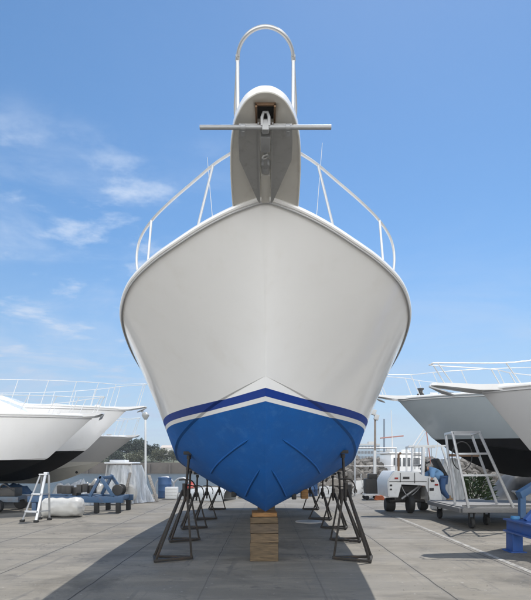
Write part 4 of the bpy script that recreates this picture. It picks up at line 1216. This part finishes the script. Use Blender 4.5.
rad = dict(pel=.13, wst=.115, cho=.13, nek=.055, hed=.09, cro=.085, hl=.085, kl=.06, al=.042, hr=.085, kr=.06, ar=.042, sl=.055, el=.042, wl_=.030, sr=.055, er=.042, wr=.030)
E = [('pel', 'wst'), ('wst', 'cho'), ('cho', 'nek'), ('nek', 'hed'), ('hed', 'cro'), ('pel', 'hl'), ('hl', 'kl'), ('kl', 'al'), ('pel', 'hr'), ('hr', 'kr'), ('kr', 'ar'), ('cho', 'sl'), ('sl', 'el'), ('el', 'wl_'), ('cho', 'sr'), ('sr', 'er'), ('er', 'wr')]
body = skin_body('body', *sub(keys, E, rad), SKIN, pp)
big = {k: v + 0.016 for k, v in rad.items()}
tk_ = ['pel', 'wst', 'cho', 'sl', 'el', 'sr', 'er']
big2 = dict(big); big2['pel'] = .135
big3 = dict(big); big3.update(pel=.165, wst=.165, cho=.185, nek=.085, sl=.085, sr=.085, el=.066, er=.066)
skin_body('shirt', *sub(['pel', 'wst', 'cho', 'nek', 'sl', 'el', 'sr', 'er'], [('pel', 'wst'), ('cho', 'nek'), ('wst', 'cho'), ('cho', 'sl'), ('sl', 'el'), ('cho', 'sr'), ('sr', 'er')], big3), SHIRT, pp)
skin_body('jeans', *sub(['pel', 'hl', 'kl', 'al', 'hr', 'kr', 'ar'], [('pel', 'hl'), ('hl', 'kl'), ('kl', 'al'), ('pel', 'hr'), ('hr', 'kr'), ('kr', 'ar')], big2), JEANS, pp)
g = MB(); g.lathe([(0.02, -0.1), (0.085, -0.06), (0.108, 0.0), (0.09, 0.07), (0.03, 0.105)], (-0.69, 0.02, 0.965), seg=16, axis='X'); g.build('hair', HAIR, pp)
for k in ('al', 'ar'):
    a = J[k]
    g = MB(); g.box((a[0] + 0.05, a[1] - 0.03, 0.045), (0.24, 0.10, 0.085), bevel=0.03); g.tube([(a[0], a[1], 0.04), (a[0], a[1], 0.16)], 0.058, seg=10); g.build('boot', BOOT, pp)
for k, e in (('wl_', -1), ('wr', 1)):
    w = Vector(J[k])
    g = MB(); g.box(w + Vector((-0.04, 0, -0.03)), (0.09, 0.035, 0.08), bevel=0.014)
    for f in range(4): g.tube([w + Vector((-0.07 - 0.002 * f, 0.0, -0.06 + 0.02 * f)), w + Vector((-0.115, 0.005, -0.075 + 0.021 * f)), w + Vector((-0.135 + 0.006 * abs(f - 1), 0.02, -0.085 + 0.021 * f))], [0.010, 0.009, 0.007], seg=6)
    g.tube([w + Vector((-0.03, 0.01 * e, -0.0)), w + Vector((-0.07, 0.03 * e, 0.025)), w + Vector((-0.10, 0.03 * e, 0.02))], [0.012, 0.010, 0.008], seg=6)
    g.build('hand', SKIN, pp)

# ------------------------------------------------------------------ rolling work platform
rp_ = thing('rolling_platform', 'grey rolling work platform with tall ladder frame under the grey boat', 'platform', (5.4, 12.3, 0))
ro = Vector(rp_.location)
g = MB(); g.box((5.75, 12.5, 0.47), (2.5, 2.3, 0.04)); g.build('deck', mat('worn deck plate', (0.20, 0.20, 0.20), 0.6, var=0.3, scale=6), rp_, origin=ro)
g = MB()
for y in (11.33, 13.67): g.bar((4.45, y, 0.42), (7.05, y, 0.42), 0.08, 0.09, bevel=0.006)
for x in (4.45, 5.7, 7.05): g.bar((x, 11.375, 0.42), (x, 13.625, 0.42), 0.08, 0.10, bevel=0.006)
g.bar((4.45, 11.30, 0.53), (7.05, 11.30, 0.53), 0.03, 0.04)
g.build('base_frame', mat('dull grey steel', (0.17, 0.17, 0.17), 0.6, metal=0.2, var=0.25, scale=8), rp_, origin=ro)
for (x, y) in ((4.72, 11.45), (6.95, 11.45), (4.72, 13.55), (5.35, 12.1), (6.95, 13.55)):
    g = MB(); wheel(g, (x, y, 0.13), 0.13, 0.08); g.box((x + 0.055, y, 0.24), (0.015, 0.07, 0.24)); g.box((x - 0.055, y, 0.24), (0.015, 0.07, 0.24)); g.box((x, y, 0.355), (0.14, 0.12, 0.02)); g.build('caster', RUBBER, rp_, origin=ro)
yF, yB = 11.25, 12.25
def P_(px, py, y): return Vector(((px - CX) * y / FPX, y, EYE + (HY - py) * y / FPX))
fl0, fl1 = P_(452.5, 432.5, yF), P_(468.5, 508, yF)
fr0, fr1 = P_(479, 432, yF), P_(513.5, 508, yF)
bl0, bl1 = P_(445.5, 434, yB), P_(455, 505, yB)
br0, br1 = P_(471.5, 434.5, yB), P_(497, 505, yB)
for a, b in ((fl0, fl1), (fr0, fr1), (bl0, bl1), (br0, br1)):
    g = MB(); g.bar(a, Vector((b.x, b.y, 0.49)), 0.05, 0.05, bevel=0.005); g.build('rail', ALU, rp_, origin=ro)
g = MB(); g.bar(fl0, fr0, 0.05, 0.05); g.bar(bl0, br0, 0.05, 0.05); g.bar(fl0, bl0, 0.05, 0.05); g.bar(fr0, br0, 0.05, 0.05); g.build('top_frame', ALU, rp_, origin=ro)
for f, m in ((0.285, ALU), (0.57, ALU)):
    g = MB(); g.bar(fl0.lerp(fl1, f), fr0.lerp(fr1, f), 0.045, 0.045, bevel=0.004); g.build('rung', m, rp_, origin=ro)
g = MB(); g.bar(bl0.lerp(bl1, 0.30), br0.lerp(br1, 0.30), 0.05, 0.06); g.build('rung', RUST, rp_, origin=ro)
g = MB(); c = P_(462, 456, 12.0)
g.tube([c + Vector((0.24 * math.cos(t), 0, 0.34 * math.sin(t))) for t in [i * 2 * math.pi / 28 for i in range(28)]], 0.013, seg=7, closed=True)
solo(g, 'hose_coil', DARK, 'dark hose coil hanging on the ladder frame of the rolling platform', 'hose', c)

# ------------------------------------------------------------------ clutter under the right boats
g = MB(); P = []
for i in range(73):
    a = i / 72 * 2 * math.pi; row = []
    for j in range(15):
        t = j / 14
        rx = 0.52 - 0.30 * t ** 1.6; fold = (0.05 * math.sin(a * 8 + 2 * t) + 0.03 * math.sin(a * 19 - 4 * t)) * (1 - 0.5 * t) + 0.06 * mnoise.noise((math.cos(a) * 2, math.sin(a) * 2, t * 3 + 5))
        row.append(Vector((5.95 + (rx + fold) * math.cos(a), 16.3 + (rx + fold) * math.sin(a), 0.01 + 1.62 * t)))
    row.append(Vector((5.95, 16.3, 1.66))); P.append(row)
g.grid(P); solo(g, 'plastic_shroud', PLAST, 'tall equipment under crumpled clear plastic between the tractor and the ladder frame', 'plastic cover', (5.95, 16.3, 0), angle=70)
bu_ = thing('garden_bush', 'green leafy bush behind the rolling platform', 'plant', (7.3, 17.6, 0))
g = MB()
for k in range(9):
    a = rng.uniform(0, 6.28); g.tube([(0, 0, 0), (math.cos(a) * 0.25, math.sin(a) * 0.25, 0.5), (math.cos(a) * 0.5, math.sin(a) * 0.5, 0.9)], [0.02, 0.014, 0.006], seg=5)
g.build('stem', BARK, bu_)
g = MB()
r2 = random.Random(9)
for k in range(900):
    a = r2.uniform(0, 6.28); q = r2.random() ** 0.5 * 0.62; z0 = r2.uniform(0.05, 1.0)
    p = Vector((math.cos(a) * q * (1.15 - 0.4 * z0), math.sin(a) * q, z0))
    d = Vector((math.cos(a) + r2.uniform(-.5, .5), math.sin(a) + r2.uniform(-.5, .5), r2.uniform(-0.1, 1.2))).normalized() * r2.uniform(0.16, 0.34)
    s = d.cross(Vector((r2.gauss(0, 1), r2.gauss(0, 1), r2.gauss(0, 1)))).normalized() * 0.028
    g._faces([p, p + d * 0.5 + s, p + d, p + d * 0.5 - s], [(0, 1, 2, 3)])
g.build('leaf_cluster', LEAF_G, bu_, flat=True)
dn = thing('dinghy', 'small white dinghy lying on the yard behind the bush', 'dinghy', (8.0, 16.2, 0))
tpp, btt = loft(lambda u: (0.62 * (1 - (1 - min(1, u * u / .5)) ** 2.2) ** .8, -2.4 * u * u, 0.58 - 0.06 * u), lambda u: (0.5 * (1 - (1 - min(1, u ** 1.6 / .45)) ** 2) ** .9, -0.25 - 2.1 * u ** 1.6, 0.30 - 0.06 * u), lambda u: (0, -0.25 - 2.1 * u ** 1.6, 0.30 - 0.24 * min(1, u * 1.6)), lambda u: 0.3, nu=24, nv=6, nb=6)
g = MB()
for G in (tpp, mirror(tpp), btt, mirror(btt)): g.grid(G)
g.build('hull', GEL, dn)
g = MB(); ed = [Vector((0.62 * (1 - (1 - min(1, u * u / .5)) ** 2.2) ** .8, -2.4 * u * u, 0.58 - 0.06 * u)) for u in [i / 24 for i in range(25)]]
g.tube([Vector((-p.x, p.y, p.z)) for p in ed[::-1]] + ed[1:], 0.035, seg=8); g.build('rubber_edge', RUBG, dn)
g = MB(); g.box((0, -1.2, 0.42), (1.1, 0.25, 0.04)); g.build('seat', WOODG, dn)
dn.rotation_euler = (0, 0, R(80))
# grey tarpaulin covered gear
g = MB(); P = []
for i in range(33):
    row = []
    for j in range(15):
        u, v = i / 32, j / 14
        e = min(1, min(u, 1 - u) * 5) * min(1, min(v, 1 - v) * 4)
        row.append(Vector((8.2 + 4.4 * u, 17.6 + 2.2 * v, 0.02 + e * (0.75 + 0.35 * math.sin(u * 5.1) + 0.16 * mnoise.noise((u * 7, v * 4, 2))))))
    P.append(row)
g.grid(P); solo(g, 'tarpaulin', mat('grey tarpaulin', (0.07, 0.075, 0.08), 0.6, var=0.2, scale=3, bump=0.5, bump_scale=5), 'grey tarpaulin over gear under the grey boat at right', 'tarpaulin', (10.4, 18.7, 0), angle=80)
for i, (x, y, m, s, lab) in enumerate(((6.35, 15.2, CONCW, (0.5, 0.4, 0.4), 'pale crate on the ground beside the white tractor step'),
                                       (9.3, 15.0, WPAINT, (0.7, 0.5, 0.4), 'white box on the ground under the grey boat at right'))):
    g = MB(); g.box((0, 0, s[2] / 2), s, bevel=0.02)
    for k in range(3): g.box((0, -s[1] / 2 - 0.006, s[2] * (0.2 + 0.3 * k)), (s[0] * 0.98, 0.012, s[2] * 0.18), bevel=0.003)
    o = g.build('crate', m); o.location = (x, y, 0); tag(o, lab, 'crate')

# pipe railing at the quay edge
rl = thing('pipe_railing', 'grey pipe railing at the yard edge behind the right lamp post', 'railing', (4.6, 22.8, 0))
lo = Vector(rl.location)
g = MB(); g.tube([(4.05, 22.8, 2.18), (5.98, 22.8, 2.18)], 0.025, seg=8); g.tube([(4.05, 22.8, 1.35), (5.98, 22.8, 1.35)], 0.02, seg=8); g.build('rail', ALU, rl, origin=lo)
for x in (4.08, 4.95, 5.95):
    g = MB(); g.tube([(x, 22.8, 0), (x, 22.8, 2.18)], 0.035, seg=8); g.build('post', ALU, rl, origin=lo)
# service cart with hose beside it
ct = thing('service_cart', 'dark service cart with white base at the quay beside the lamp post', 'cart', (4.35, 20.6, 0))
g = MB(); g.box((0, 0, 0.55), (0.55, 0.5, 0.62), bevel=0.03); g.box((0.05, 0, 0.95), (0.36, 0.4, 0.22), bevel=0.05); g.build('engine_housing', DARK, ct)
g = MB(); g.box((0, 0, 0.20), (0.62, 0.6, 0.09), bevel=0.02); g.tube([(-0.3, 0, 0.25), (-0.42, 0, 0.95), (-0.40, 0, 1.05)], 0.018, seg=7); g.build('base', WPAINT, ct)
for x in (-0.22, 0.22):
    for y in (-0.27, 0.27):
        g = MB(); wheel(g, (x, y, 0.09), 0.09, 0.06, axis='Y'); g.build('wheel', RUBBER, ct)
g = MB(); c = Vector((4.62, 20.25, 0.0))
for k in range(4):
    g.tube([c + Vector(((0.20 - 0.02 * k) * math.cos(t), (0.2 - 0.02 * k) * math.sin(t), 0.03 + 0.045 * k + 0.01 * math.sin(3 * t))) for t in [i * 2 * math.pi / 24 for i in range(24)]], 0.022, seg=7, closed=True)
solo(g, 'hose_coil', ORANGE, 'orange hose coiled on the ground by the dark service cart', 'hose', c)
for (a, b, lab) in (((4.98, 20.9, 0.02), (4.62, 21.4, 0.78), 'white plank leaning behind the dark service cart'), ((5.3, 20.6, 0.03), (4.9, 21.0, 0.35), 'short white plank on the ground left of the tractor')):
    g = MB(); g.bar(a, b, 0.12, 0.035, bevel=0.004); solo(g, 'plank', WTUBE, lab, 'plank', a)

# gear seen below the hull and along the quay
hp_specs = ((-4.55, 22.6, 0.42, 'left pipe hoop beside the left lamp post at the quay edge'), (-3.75, 22.4, 0.38, 'right pipe hoop at the quay edge nearer the blue hull'))
for x, y, rr, lab in hp_specs:
    g = MB(); g.tube([(x - rr, y, 0)] + [(x + rr * math.cos(t), y, 0.45 + rr * math.sin(t)) for t in [math.pi - i * math.pi / 12 for i in range(13)]] + [(x + rr, y, 0)], 0.035, seg=8)
    solo(g, 'pipe_hoop', ALU, lab, 'hoop', (x, y, 0), group='pipe hoops at the quay edge')
by = thing('buoy', 'red and white mooring buoy on the quay seen under the hull on the left', 'buoy', (-3.2, 21.5, 0))
g = MB(); g.lathe([(0.05, 0.0), (0.22, 0.06), (0.3, 0.28), (0.24, 0.5), (0.08, 0.62), (0.05, 0.7), (0, 0.7)], seg=18); g.build('float', mat('red buoy', (0.45, 0.06, 0.04), 0.5, var=0.15), by)
g = MB(); g.lathe([(0.302, 0.24), (0.306, 0.26), (0.306, 0.32), (0.298, 0.34)], seg=18); g.build('band', WPAINT, by)
clutter = ((-3.9, 20.8, 0.5, 0.5, 'white crate near the quay edge left of the red buoy', WPAINT), (-2.4, 22.2, 0.7, 0.45, 'grey crate at the quay edge right of the red buoy', CONCW),
           (1.5, 22.3, 0.8, 0.4, 'grey crate at the quay edge under the right side of the hull', RUBG), (2.6, 21.7, 0.5, 0.5, 'white crate at the quay edge behind the right jack stands', WPAINT), (3.4, 22.6, 0.9, 0.55, 'dark crate at the quay edge right of the jack stands', DARK))
for x, y, w, h, lab, m in clutter:
    g = MB(); g.box((0, 0, h / 2), (w, w * 0.7, h), bevel=0.02)
    for k in range(4): g.box((0, -w * 0.35 - 0.006, h * (0.14 + 0.24 * k)), (w * 0.98, 0.012, h * 0.15), bevel=0.003)
    o = g.build('crate', m); o.location = (x, y, 0); o.rotation_euler = (0, 0, rng.uniform(-.3, .3)); tag(o, lab, 'crate')

for i, (x, y, w, d_, h, m, lab) in enumerate(((-6.9, 18.0, 1.7, 1.0, 0.95, PLAST, 'crumpled plastic sheet over gear behind the blue stand, left of its struts'),
                                       (-10.2, 19.6, 2.2, 1.4, 0.7, TRAILB, 'faded blue tarpaulin heap behind the step ladder'),
                                       (-6.9, 20.8, 1.6, 1.0, 0.8, TANKW, 'white plastic sheet over a crate left of the wrapped boat'))):
    g = MB(); P = []
    for a in range(21):
        row = []
        for b in range(13):
            u, v = a / 20, b / 12
            e = min(1, min(u, 1 - u) * 5) ** .6 * min(1, min(v, 1 - v) * 4) ** .6
            q = mnoise.noise((u * 6 + i * 9, v * 4, 2)); q2 = mnoise.noise((u * 15, v * 11, i * 5))
            row.append(Vector((w * (u - 0.5) + 0.05 * q2, d_ * (v - 0.5) + 0.05 * q, 0.012 + e * h * (0.72 + 0.42 * q + 0.14 * q2))))
        P.append(row)
    g.grid(P); o = g.build('covered_gear', m, angle=80); o.location = (x, y, 0); tag(o, lab, 'tarpaulin')

# drums, an upturned dinghy, a cable reel and rope on the quay, seen between the stands
DRUMB = mat('blue drum paint', (0.05, 0.12, 0.26), 0.5, var=0.2, scale=5, stain=(0.12, 0.07, 0.04), stain_amt=0.7)
DRUMG = mat('grey drum paint', (0.26, 0.26, 0.25), 0.5, var=0.2, scale=5, stain=(0.12, 0.07, 0.04), stain_amt=0.6)
for x, y, m, lab in ((-4.35, 21.6, DRUMB, 'blue oil drum on the quay between the white crate and the leaning plank'), (-1.75, 22.6, DRUMG, 'grey oil drum on the quay under the left side of the hull'),
                     (2.1, 22.9, DRUMB, 'blue oil drum on the quay under the right side of the hull')):
    t = thing('oil_drum', lab, 'drum', (x, y, 0))
    g = MB(); g.lathe([(0.28, 0), (0.295, 0.02), (0.285, 0.05), (0.285, 0.28), (0.297, 0.30), (0.285, 0.32), (0.285, 0.56), (0.297, 0.58), (0.285, 0.60), (0.285, 0.84), (0.295, 0.87), (0.28, 0.88), (0.27, 0.86), (0.0, 0.86)], seg=22); g.build('drum_body', m, t)
    g = MB(); g.lathe([(0.035, 0.86), (0.035, 0.885), (0, 0.885)], (0.15, 0.05, 0), seg=10); g.build('bung', GALV, t)
dn2 = thing('dinghy', 'pale grey upturned dinghy on the quay behind the left jack stands', 'dinghy', (-2.55, 20.4, 0), R(70))
P = []
for i in range(25):
    u = i / 24; w = 0.62 * (math.sin(min(1, u * 1.7) * math.pi / 2)) ** 0.7; hgt = 0.18 + 0.34 * math.sin(min(1, u * 1.5 + 0.05) * math.pi / 2)
    P.append([Vector((w * math.cos(a * math.pi / 12), 1.2 - 2.4 * u, 0.01 + hgt * math.sin(a * math.pi / 12) ** 0.75 * (1 - 0.1 * abs(math.cos(a * math.pi / 12))))) for a in range(13)])
g = MB(); g.grid(P); g.build('hull', mat('faded dinghy gelcoat', (0.50, 0.51, 0.50), 0.4, var=0.1, stain=(0.3, 0.28, 0.24), stain_amt=0.5), dn2)
g = MB(); g.tube([(0, 1.15, 0.24), (0, 0.2, 0.54), (0, -1.15, 0.55)], 0.022, seg=6); g.build('keel_strip', WOODG, dn2)
rl2 = thing('cable_reel', 'wooden cable reel standing on the quay under the right side of the hull', 'cable reel', (3.05, 22.0, 0))
for sx in (-1, 1):
    g = MB(); g.lathe([(0.06, -0.025), (0.40, -0.025), (0.41, 0), (0.40, 0.025), (0.06, 0.025)], (0.0, sx * 0.24, 0.41), seg=26, axis='Y'); g.build('flange', WOODG, rl2)
g = MB(); g.lathe([(0.22, -0.21), (0.25, -0.1), (0.24, 0.05), (0.26, 0.12), (0.22, 0.21)], (0, 0, 0.41), seg=22, axis='Y'); g.build('cable', RUBBER, rl2)
g = MB()
for k in range(5):
    g.tube([Vector((-0.9 + (0.26 - 0.025 * k) * math.cos(t), 21.4 + (0.26 - 0.025 * k) * math.sin(t), 0.03 + 0.045 * k + 0.012 * math.sin(3 * t + k))) for t in [i * 2 * math.pi / 26 for i in range(26)]], 0.025, seg=7, closed=True)
solo(g, 'rope_coil', mat('old rope', (0.36, 0.32, 0.24), 0.9, var=0.2), 'coil of pale rope on the concrete at the far end under the hull', 'rope', (-0.9, 21.4, 0))
# sand, chips and leaves scattered over the slabs
g = MB(); r3 = random.Random(21)
for k in range(1400):
    y = 4.5 + 16 * r3.random() ** 1.5; x = r3.uniform(-1, 1) * (2.2 + y * 0.55)
    s_ = r3.uniform(0.004, 0.013)
    vs = [(x + s_ * r3.uniform(-1, 1), y + s_ * r3.uniform(-1, 1), 0.0015 + s_ * r3.uniform(0, 0.7)) for _ in range(4)]
    g._faces(vs, [(0, 1, 2), (0, 2, 3), (0, 3, 1), (1, 3, 2)])
tag(g.build('grit', mat('grit', (0.16, 0.145, 0.12), 0.9, var=0.6, scale=0.9), flat=True), 'scattered grit and chips on the concrete slabs', 'grit', kind='stuff')

# fishing boat moored beyond the rocks, steel pole
fb = thing('fishing_boat', 'moored white fishing boat with red and white booms beyond the rocks', 'boat', (8.6, 30.5, -1.6), R(10))
tpp, btt = loft(lambda u: (1.6 * (1 - (1 - min(1, u * u / .5)) ** 2.2) ** .8, -8 * u * u, 2.7 - 0.6 * u), lambda u: (1.4 * (1 - (1 - min(1, u ** 1.6 / .45)) ** 2) ** .9, -0.8 - 7.2 * u ** 1.6, 0.5), lambda u: (0, -0.8 - 7.2 * u ** 1.6, 0.5 - 0.8 * min(1, u * 1.6)), lambda u: 0.3, nu=30, nv=8, nb=6)
g = MB()
for G in (tpp, mirror(tpp), btt, mirror(btt)): g.grid([[Vector((p.y + 4, p.x, p.z)) for p in row] for row in G])
g.build('hull', GEL, fb)
g = MB(); g.box((-0.4, 0, 2.9), (2.0, 1.7, 1.5), bevel=0.1); g.box((-0.4, 0, 3.7), (2.3, 2.0, 0.1), bevel=0.03); wh = g.build('wheelhouse', GEL, fb)
g = MB()
for x in (-1.0, -0.4, 0.2): g.box((x, -0.86, 3.15), (0.45, 0.04, 0.5))
g.build('window', GLASSD, wh)
REDW = mat('faded red paint', (0.34, 0.16, 0.13), 0.6, var=0.3, scale=2)
g = MB(); g.tube([(-0.9, 0, 3.7), (-1.0, 0, 6.3)], [0.05, 0.02], seg=7); g.build('mast', WTUBE, fb)
g = MB(); g.tube([(-1.7, 0, 4.6), (-0.2, 0, 4.75)], 0.04, seg=7); g.build('crosstree', REDW, fb)
for (a, b, m) in (((0.1, 0, 3.7), (1.1, 0, 5.1), WTUBE), ((1.1, 0, 5.1), (2.3, 0, 5.1), WTUBE), ((0.6, 0.5, 3.7), (1.5, 0.5, 5.0), WTUBE), ((1.6, 0, 3.0), (1.3, 0, 5.1), REDW), ((2.0, .3, 2.8), (2.3, 0.2, 5.1), WTUBE)):
    g = MB(); g.tube([a, b], 0.035, seg=7); g.build('boom', m, fb)
g = MB(); g.lathe([(0.0, 0), (0.25, 0.02), (0.25, 0.14), (0, 0.16)], (-0.1, 0, 3.76), seg=16); g.build('radar', WPAINT, fb)
g = MB(); g.lathe([(0.06, 0.6), (0.055, 4.45), (0, 4.46)], (7.95, 33.5, 0), seg=10); solo(g, 'steel_pole', mat('blue grey pole', (0.16, 0.2, 0.25), 0.5), 'thin blue grey pole rising from the rocks behind the railing', 'pole', (7.95, 33.5, 0.6))

# ------------------------------------------------------------------ sea haze over the whole place
hz = bpy.data.materials.new('sea haze'); hz.use_nodes = True
hn, hl = hz.node_tree.nodes, hz.node_tree.links
hn.clear()
ho = hn.new('ShaderNodeOutputMaterial'); hv = hn.new('ShaderNodeVolumePrincipled')
hv.inputs['Color'].default_value = (0.86, 0.92, 1.0, 1)
hv.inputs['Density'].default_value = 0.00045
hv.inputs['Anisotropy'].default_value = 0.2
hl.new(hv.outputs[0], ho.inputs['Volume'])
g = MB(); g.box((0, 120, 14.4), (1500, 640, 34.2))
tag(g.build('haze', hz), 'pale sea haze', kind='stuff')
